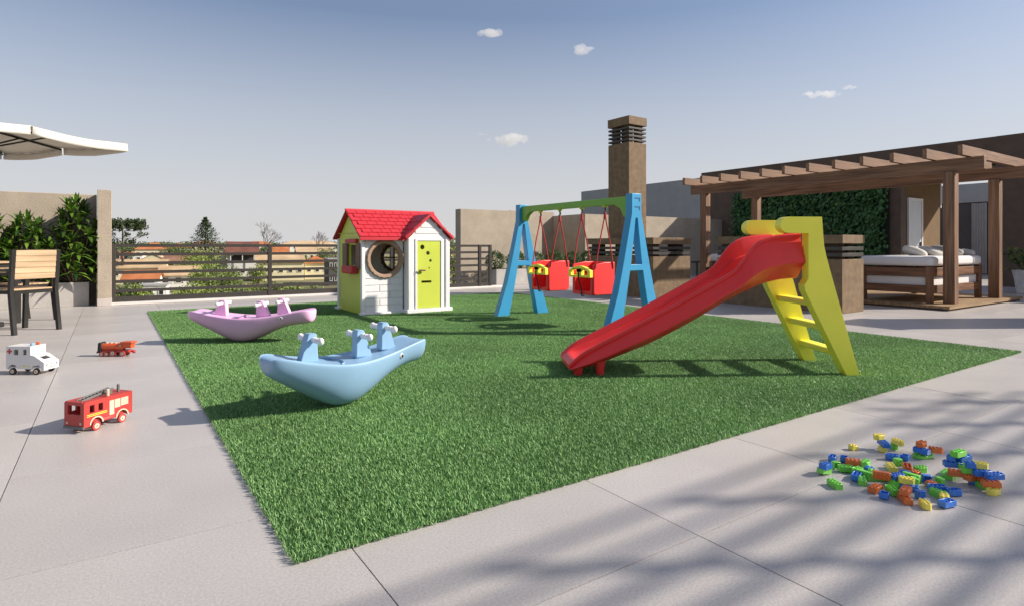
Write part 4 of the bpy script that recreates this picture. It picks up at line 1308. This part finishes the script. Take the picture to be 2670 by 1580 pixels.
def house(label, side, ahead, wd, dp, hw_, roof, rcol, wcol, rz=24., rise=1.6, wins=3, floors=1, veranda=None, zoff=0, cat='house', over=.5):
    x, y = at(side, ahead)
    z = tz(math.hypot(x, y)) + zoff
    t = thing('town_house', label, cat, (x, y, z), R(-34.2 + rz), 'houses of the town beyond the railing')
    mb = MB().box(-wd / 2, 0, -2, wd / 2, dp, hw_)
    if roof == 'gable_front':
        mb.plate([(-wd / 2, hw_), (wd / 2, hw_), (0, hw_ + rise)], (), dp, XZ(0))
    if roof == 'gable_side':
        mb.plate([(0, hw_), (dp, hw_), (dp / 2, hw_ + rise)], (), wd, lambda a, b, c: (-wd / 2 + c, a, b))
    mb.build('wall', MW[wcol], t)
    o = over
    rm = MB()
    if roof == 'gable_front':
        for s_ in (-1, 1):
            k = rise / (wd / 2)
            rm.plate([(0, hw_ + rise + .02), (s_ * (wd / 2 + o), hw_ - o * k + .02), (s_ * (wd / 2 + o), hw_ - o * k + .22), (0, hw_ + rise + .22)], (), dp + 2 * o, XZ(-o))
    elif roof == 'gable_side':
        k = rise / (dp / 2)
        for y0_, s_ in ((0, 1), (dp, -1)):
            rm.plate([(dp / 2, hw_ + rise + .02), (y0_ - s_ * o, hw_ - o * k + .02), (y0_ - s_ * o, hw_ - o * k + .22), (dp / 2, hw_ + rise + .22)], (), wd + 2 * o, lambda a, b, c: (-wd / 2 - o + c, a, b))
    elif roof == 'hip':
        a, b, c_ = wd / 2 + o, -o, dp + o
        r0 = min(wd, dp) / 2
        rm.add([(-a, b, hw_), (a, b, hw_), (a, c_, hw_), (-a, c_, hw_), (-wd / 2 + r0, dp / 2, hw_ + rise), (wd / 2 - r0, dp / 2, hw_ + rise)],
               [(0, 1, 5, 4), (1, 2, 5), (2, 3, 4, 5), (3, 0, 4), (3, 2, 1, 0)])
        rm.box(-a, b, hw_ - .18, a, c_, hw_ - .005)
    else:
        rm.box(-wd / 2 - .15, -.15, hw_ + .01, wd / 2 + .15, dp + .15, hw_ + .3)
    ro = rm.build('roof', MR[rcol], t)
    if roof in ('gable_side', 'hip') and wd > 6:
        rows = MB()
        if roof == 'gable_side':
            k = rise / (dp / 2)
            for i in range(9):
                q = -o + (dp / 2 + o) * i / 9
                rows.box(-wd / 2 - o, q, hw_ + k * q + .2, wd / 2 + o, q + .06, hw_ + k * q + .27)
            rows.build('tile_courses', MR[rcol], ro)
    fh = hw_ / floors
    for f_ in range(floors):
        for i in range(wins):
            xw = -wd / 2 + wd * (i + .5) / wins
            if veranda and veranda[0] <= xw <= veranda[1] and f_ == veranda[2]: continue
            ww, wh = min(1.3, wd / wins * .42), 1.15
            zc = f_ * fh + fh * .55
            fr = MB().plate(rect(xw - ww / 2 - .1, zc - wh / 2 - .1, xw + ww / 2 + .1, zc + wh / 2 + .1), [rect(xw - ww / 2, zc - wh / 2, xw + ww / 2, zc + wh / 2)], .12, XZ(-.1)).build('window', MW['white'], t)
            MB().box(xw - ww / 2, -.03, zc - wh / 2, xw + ww / 2, -.005, zc + wh / 2).build('pane', M_pane, fr)
    if veranda:
        a, b, f_ = veranda
        z0 = f_ * fh
        ve = MB().box(a, -.03, z0 + .9, b, -.008, z0 + fh - .3).build('veranda', M_shade, t)  # flat panel on the wall, veranda shade put into its colour
        MB().box(a - .2, -1.3, z0 + fh - .28, b + .2, -.04, z0 + fh - .08).build('canopy', MR[rcol], t)
        for q in (a, (a + b) / 2, b):
            MB().box(q - .12, -1.2, z0 - (1 if f_ == 0 else 0), q + .12, -1.0, z0 + fh - .29).build('column', MW['white'], t)
    return t
def hp(u0, u1, d):      # helper: side position and width of something spanning two bearings at a distance
    return ((u0 + u1) / 2 - 1254) / 1448 * d, (u1 - u0) / 1448 * d
def hs_(label, u0, u1, d, dp, hw_, *a, **k):
    s_, w_ = hp(u0, u1, d)
    return house(label, s_, d, w_, dp, hw_, *a, **k)
hs_('low white house with dark windows, nearest the railing at left', 337, 402, 112, 7, 2.3, 'flat', 'grey', 'white', wins=3, zoff=.6)
hs_('orange tiled house with a dark veranda at the left', 308, 380, 128, 8, 2.6, 'gable_side', 'orange', 'white', wins=0, veranda=(-2, 2.9, 0), rise=1.6, zoff=.4)
hs_('long tan roofed house beside the pillar', 270, 392, 150, 12, 2.9, 'gable_side', 'tan', 'cream', rise=1.9, zoff=1.2)
hs_('tan roofed house left of the dense green trees', 396, 478, 140, 8, 2.6, 'gable_side', 'tan', 'white', rise=1.9, wins=3, zoff=.5)
hs_('small maroon roofed house above the tan roof', 424, 490, 172, 7, 2.9, 'hip', 'maroon', 'yellow', rise=1.7, wins=3, zoff=.6)
hs_('broad cream gabled house in the middle of the left town view', 338, 412, 190, 9, 3.0, 'gable_front', 'tan', 'yellow', rise=2.4, wins=3, zoff=.8, over=.2)
hs_('brown roofed house with a dark garage', 406, 458, 185, 9, 3.6, 'gable_side', 'brown', 'white', rise=1.7, wins=0, veranda=(-2.9, 2.9, 0), zoff=.8)
hs_('red walled house with white extension by the pillar', 282, 314, 205, 8, 6.0, 'flat', 'orange', 'red', wins=2, floors=2)
hs_('white extension beside the red walled house', 315, 346, 203, 8, 5.2, 'flat', 'grey', 'white', wins=2, floors=2)
hs_('orange hipped roof house high on the left slope', 336, 412, 275, 12, 4.6, 'hip', 'orange', 'cream', rise=3.0, wins=5, zoff=1.0)
hs_('large maroon roofed house with tall white walls in the town centre', 560, 628, 178, 11, 6.9, 'gable_side', 'maroon', 'white', rise=3.6, wins=3, floors=2, veranda=(-3.2, 3.2, 1), zoff=0)
hs_('cream house wing joined left of the maroon roofed house', 524, 566, 186, 10, 5.4, 'gable_front', 'maroon', 'cream', rise=3.2, wins=2, floors=2, zoff=0, over=.3)
hs_('long cream apartment building right of the railing post', 634, 742, 165, 14, 5.0, 'gable_side', 'tan', 'yellow', rise=1.9, wins=5, floors=1, zoff=.2)
hs_('cream house with orange hipped roof left of the dark grey block', 748, 806, 172, 10, 4.4, 'hip', 'orange', 'yellow', rise=2.0, wins=3, zoff=.4)
hs_('dark grey block beside the playhouse', 806, 850, 150, 10, 6.4, 'flat', 'grey', 'dark', wins=4, floors=2, zoff=.2)
hs_('small house with bright orange roof above the long building', 664, 706, 250, 9, 3.8, 'gable_side', 'orange', 'white', rise=2.4, wins=3, zoff=1.2)
hs_('white gabled house left of the bright orange roof', 630, 664, 245, 9, 4.4, 'gable_front', 'brown', 'white', rise=2.4, wins=2, zoff=.6)
hs_('pale tan roofed row above the long building', 730, 812, 260, 9, 4.2, 'gable_side', 'tan', 'cream', rise=2.2, wins=6, zoff=1.0)
hs_('long white building on the skyline', 690, 830, 400, 16, 4.6, 'hip', 'tan', 'white', rise=2.6, wins=10, zoff=1.6)
hs_('low orange house seen between playhouse and beige wall', 1098, 1170, 150, 9, 3.4, 'gable_side', 'orange', 'yellow', rise=2., wins=4, zoff=0)
hs_('cream house behind the tree beside the beige wall', 1105, 1150, 230, 9, 4.6, 'hip', 'brown', 'cream', rise=2., wins=3, zoff=.6)
hs_('pale house on the skyline behind the conifer', 470, 530, 420, 12, 5.4, 'hip', 'brown', 'cream', rise=2.4, wins=4, zoff=.2)
hs_('pale house on the skyline beside the bare tree', 600, 668, 430, 12, 5.0, 'hip', 'orange', 'white', rise=2.6, wins=4, zoff=.2)
hs_('white house on the slope behind the broad green tree', 412, 466, 330, 10, 4.4, 'hip', 'orange', 'white', rise=2.4, wins=4, zoff=.6)

def tree(label, u, d, h, rw, kind, m, name='tree', crown0=.25, zoff=0, dens=1.0):
    s_ = (u - 1254) / 1448 * d
    x, y = at(s_, d)
    t = thing(name, label, 'tree', (x, y, tz(math.hypot(x, y)) + zoff), rnd.uniform(0, 6), 'trees among the houses of the town')
    lv, st = Leaves(), MB()
    tk = .02 * h + .06
    if kind == 'round':
        st.cyl((0, 0, -1), (0, 0, h * .6), tk, tk * .5, 8)
        cc = []
        for k in range(int(26 * dens)):
            dd = rdir()
            q = rnd.uniform(.35, .85)
            c = Vector((dd.x * rw * q, dd.y * rw * q, h * (crown0 + (1 - crown0) / 2) + dd.z * h * (1 - crown0) / 2 * q))
            cc.append((c, rnd.uniform(.24, .4) * rw))
            if k < 7: st.cyl((0, 0, h * .4), tuple(c), tk * .4, .04, 5)
        for c, r_ in cc:
            for k in range(46):
                dd = rdir()
                p = c + dd * r_ * rnd.uniform(.7, 1.05)
                lv.leaf(p, dd + rdir(), dd, rnd.uniform(.35, .6), rnd.uniform(.28, .42))
    elif kind == 'cone':
        st.cyl((0, 0, -1), (0, 0, h * .97), tk, .05, 8)
        n = 24
        for k in range(n):
            q = k / (n - 1)
            zz = h * (.10 + .86 * q)
            rr = rw * (1 - q) ** .8 + .25
            for a_ in range(7):
                a = a_ * .9 + k * 1.3
                rl = rr * rnd.uniform(.72, 1.1)
                tip = Vector((math.cos(a) * rl, math.sin(a) * rl, zz - rl * .12))
                if a_ % 2 == 0: st.cyl((0, 0, zz), tuple(tip), .06, .02, 4)
                for j in range(34):
                    e = rnd.random() ** .6
                    p = Vector((0, 0, zz)).lerp(tip, e) + rdir() * rr * .17
                    lv.leaf(p, rdir() + Vector((math.cos(a), math.sin(a), -.2)), (0, 0, 1), rnd.uniform(.35, .7), .34)
    elif kind == 'araucaria':
        st.cyl((0, 0, -1), (0, 0, h * .98), tk, .09, 8)
        for q, n, rr in ((.98, 13, .82), (.93, 15, 1.), (.88, 13, .95), (.76, 9, .9), (.66, 7, .55), (.52, 5, .4), (.42, 4, .45)):
            for a_ in range(n):
                a = 6.283 * a_ / n + q * 9
                rl = rw * rr * rnd.uniform(.8, 1.05)
                tip = Vector((math.cos(a) * rl, math.sin(a) * rl, h * q + rl * .12))
                st.tube([(0, 0, h * q - .3), (tip.x * .6, tip.y * .6, h * q - .25), tuple(tip)], .05, 4)
                for c in ([tip, tip * .72 + Vector((0, 0, h * q * .28))] if q > .85 else [tip]):
                    for j in range(44):
                        lv.leaf(c + rdir() * Vector((.75, .75, .42)).length * .5, rdir() + Vector((0, 0, .5)), (0, 0, 1), .6, .34)
    elif kind == 'bare':
        def br(p, d_, ln, r_, lev):
            e = p + d_ * ln
            st.cyl(tuple(p), tuple(e), r_, r_ * .6, 4)
            if lev:
                for k in range(4):
                    br(p + d_ * ln * rnd.uniform(.55, 1), (d_ + rdir() * .62).normalized(), ln * .62, r_ * .55, lev - 1)
        br(Vector((0, 0, -1)), Vector((0, 0, 1)), h * .55, tk * .8, 4)
    st.build('trunk', bpy.data.materials.get('tree_bark') or mat('tree_bark', (.09, .07, .05), .9, .2, 3), t)
    if lv.f:
        tag(lv.build('crown', m, t), kind='stuff')
    return t
rnd.seed(31)
tree('tall flat topped araucaria pine standing beside the beige pillar', 300, 150, 15.6, 5.4, 'araucaria', L_tree3, 'araucaria_tree')
tree('tall cone shaped dark conifer rising above the railing', 503, 165, 18.0, 8.2, 'cone', L_tree3, 'conifer_tree')
tree('leafless tree on the skyline near the railing post', 648, 260, 16.5, 3.5, 'bare', L_tree2, 'bare_tree')
tree('thin antenna mast far behind the long building, shaped like a bare tree', 779, 330, 15, 2.0, 'bare', L_tree2, 'bare_tree')  # stands for an antenna mast, built with the bare tree shape
tree('dull green tree below the leafless tree', 650, 215, 9.5, 3.6, 'round', L_tree2)
tree('bushy green tree right of the orange hipped roof', 416, 235, 9.4, 4.2, 'round', L_tree2)
tree('second bushy tree between orange roof and conifer', 450, 230, 9.6, 3.9, 'round', L_tree2)
tree('bright green tree in front of the conifer', 503, 150, 9.2, 5.6, 'round', L_tree1, crown0=.1)
tree('bright green tree left below the conifer', 474, 160, 8.0, 4.2, 'round', L_tree1, crown0=.1)
tree('yellow green tree between the tan roofs and the maroon house', 505, 122, 7.6, 4.2, 'round', L_tree1, crown0=.05)
tree('dense shrubby tree left of the white house wall', 548, 118, 6.4, 4.6, 'round', L_tree2, crown0=.0)
tree('dense shrubby tree just behind the rocking toy handles', 500, 100, 4.6, 4.4, 'round', L_tree1, crown0=.0)
tree('low green tree at the foot of the central white house', 590, 104, 3.6, 4.2, 'round', L_tree2, crown0=.0)
tree('low yellow green tree left of the railing post', 632, 108, 3.5, 3.4, 'round', L_tree1, crown0=.0)
tree('low green tree right of the railing post', 684, 108, 3.9, 3.6, 'round', L_tree2, crown0=.0)
tree('low bright tree under the long cream building', 726, 106, 3.4, 3.4, 'round', L_tree1, crown0=.0)
tree('low dull tree under the dark grey block', 772, 106, 3.0, 3.4, 'round', L_tree2, crown0=.0)
tree('rounded tree in front of the tan roofed row', 722, 225, 6.6, 2.6, 'round', L_tree2, crown0=.1)
tree('dark tree touching the left edge of the playhouse', 822, 190, 10.4, 3.9, 'round', L_tree2, crown0=.1)
tree('dark tree seen through the playhouse window', 868, 120, 9, 4.0, 'round', L_tree2, crown0=.05)
tree('leafy tree seen through the round playhouse window', 960, 110, 9, 4.2, 'round', L_tree1, crown0=.05)
tree('tall leafy tree between the playhouse and the beige wall', 1112, 118, 13.6, 3.0, 'round', L_tree1, crown0=.15)
tree('shorter leafy tree beside the beige wall end', 1150, 110, 9.0, 3.2, 'round', L_tree2, crown0=.1)
tree('low tree at the bottom left of the railing', 300, 102, 4.2, 3.4, 'round', L_tree2, crown0=.0)
tree('low bright shrub tree left of the white flat house', 330, 104, 3.6, 2.4, 'round', L_tree1, crown0=.0)
tree('low tree right of the white flat house', 452, 106, 2.8, 3.6, 'round', L_tree1, crown0=.0)
tree('dark tree on the skyline left of the maroon house', 545, 300, 8.5, 4.5, 'round', L_tree2, crown0=.1)

for k_, (u_, d_, h_, r_, m_) in enumerate(((355, 165, 6.0, 2.6, L_tree1), (388, 205, 6.5, 3.0, L_tree2), (432, 150, 5.2, 2.6, L_tree1), (470, 205, 7.2, 3.6, L_tree1), (536, 205, 7.0, 3.4, L_tree2), (566, 128, 5.4, 3.0, L_tree1), (632, 150, 5.2, 2.6, L_tree1), (742, 200, 6.4, 2.6, L_tree1), (790, 240, 7.5, 3.2, L_tree2))):
    tree(['small bright tree behind the orange tiled house', 'tree between the cream gable and the orange hipped roof', 'small bright tree between the tan roofs', 'bright tree under the left side of the conifer', 'tree under the right side of the conifer', 'bright tree before the central white house', 'small bright tree at the left end of the long cream building', 'small bright tree above the long cream building', 'tree behind the right end of the long cream building'][k_], u_, d_, h_, r_, 'round', m_, crown0=.1)
# far woods that close the view
lv = Leaves()
rnd.seed(8)
for k in range(900):
    d_ = rnd.uniform(430, 640)
    s_ = rnd.uniform(-.8, -.02) * d_
    x, y = at(s_, d_)
    z = tz(math.hypot(x, y))
    hh = rnd.uniform(2.5, 5.5)
    for j in range(22):
        dd = rdir()
        lv.leaf((x + dd.x * 4, y + dd.y * 4, z + hh * .5 + dd.z * hh * .5), dd + rdir(), dd, 1.8, 1.3)
tag(lv.build('far_woods', L_tree2), 'low belt of far trees along the horizon behind the town', 'woods', kind='stuff')

# ------------------------------------------------------------------ small clouds
M_cloud = bpy.data.materials.new('cloud_vapour')
M_cloud.use_nodes = True
cn_ = M_cloud.node_tree
for n in list(cn_.nodes):
    if n.type != 'OUTPUT_MATERIAL': cn_.nodes.remove(n)
pv_ = cn_.nodes.new('ShaderNodeVolumePrincipled')
pv_.inputs['Color'].default_value = (1, .985, .97, 1)
pv_.inputs['Density'].default_value = .035
pv_.inputs['Anisotropy'].default_value = .3
cn_.links.new(pv_.outputs[0], [n for n in cn_.nodes if n.type == 'OUTPUT_MATERIAL'][0].inputs['Volume'])
def cloud(label, u, v, wpx, hpx, seed):
    D = 900.
    rnd.seed(seed)
    s_ = (u - 1254) / 1448 * D
    x, y = at(s_, D)
    z = 1 + (605 - v) / 1448 * D
    W_, H_ = wpx / 1448 * D, hpx / 1448 * D
    mb = MB()
    n = int(9 + wpx / 7)
    for k in range(n):
        q = rnd.uniform(-1, 1)
        r_ = H_ * rnd.uniform(.2, .42) * (1.05 - abs(q) ** 1.5 * .75)
        side = q * W_ / 2 * .92
        X, Y = .8271 * side, -.5621 * side
        dpt = rnd.uniform(-.5, .5) * H_
        mb.ball((X + .5621 * dpt, Y + .8271 * dpt, rnd.uniform(-.35, .3) * H_ * (1 - abs(q) * .6)), (r_ * rnd.uniform(1.2, 2.2), r_ * rnd.uniform(1.2, 2.2), r_), 10, 6)
    o = mb.build('cloud', M_cloud)
    o.location = (x, y, z)
    rm = o.modifiers.new('merge', 'REMESH')
    rm.mode = 'VOXEL'
    rm.voxel_size = .9
    dp = o.modifiers.new('ragged', 'DISPLACE')
    tx = bpy.data.textures.get('cloud_noise') or bpy.data.textures.new('cloud_noise', 'CLOUDS')
    tx.noise_scale = 3.5
    tx.noise_depth = 3
    dp.texture = tx
    dp.strength = 3.2
    dp.texture_coords = 'GLOBAL'
    tag(o, label, 'cloud', 'small clouds in the clear sky')
cloud('small white cloud at the top centre of the sky', 1200, 80, 70, 24, 1)
cloud('small white cloud right of the topmost one', 1427, 120, 52, 20, 2)
cloud('longest flat cloud, left of the chimney', 1248, 342, 112, 26, 3)
cloud('tiny wisp at the left end of the flat cloud by the chimney', 1182, 330, 34, 9, 4)
cloud('thin flat cloud above the pergola', 2012, 232, 100, 18, 5)
cloud('tiny cloud at the upper right of the thin one over the pergola', 2080, 215, 42, 11, 6)
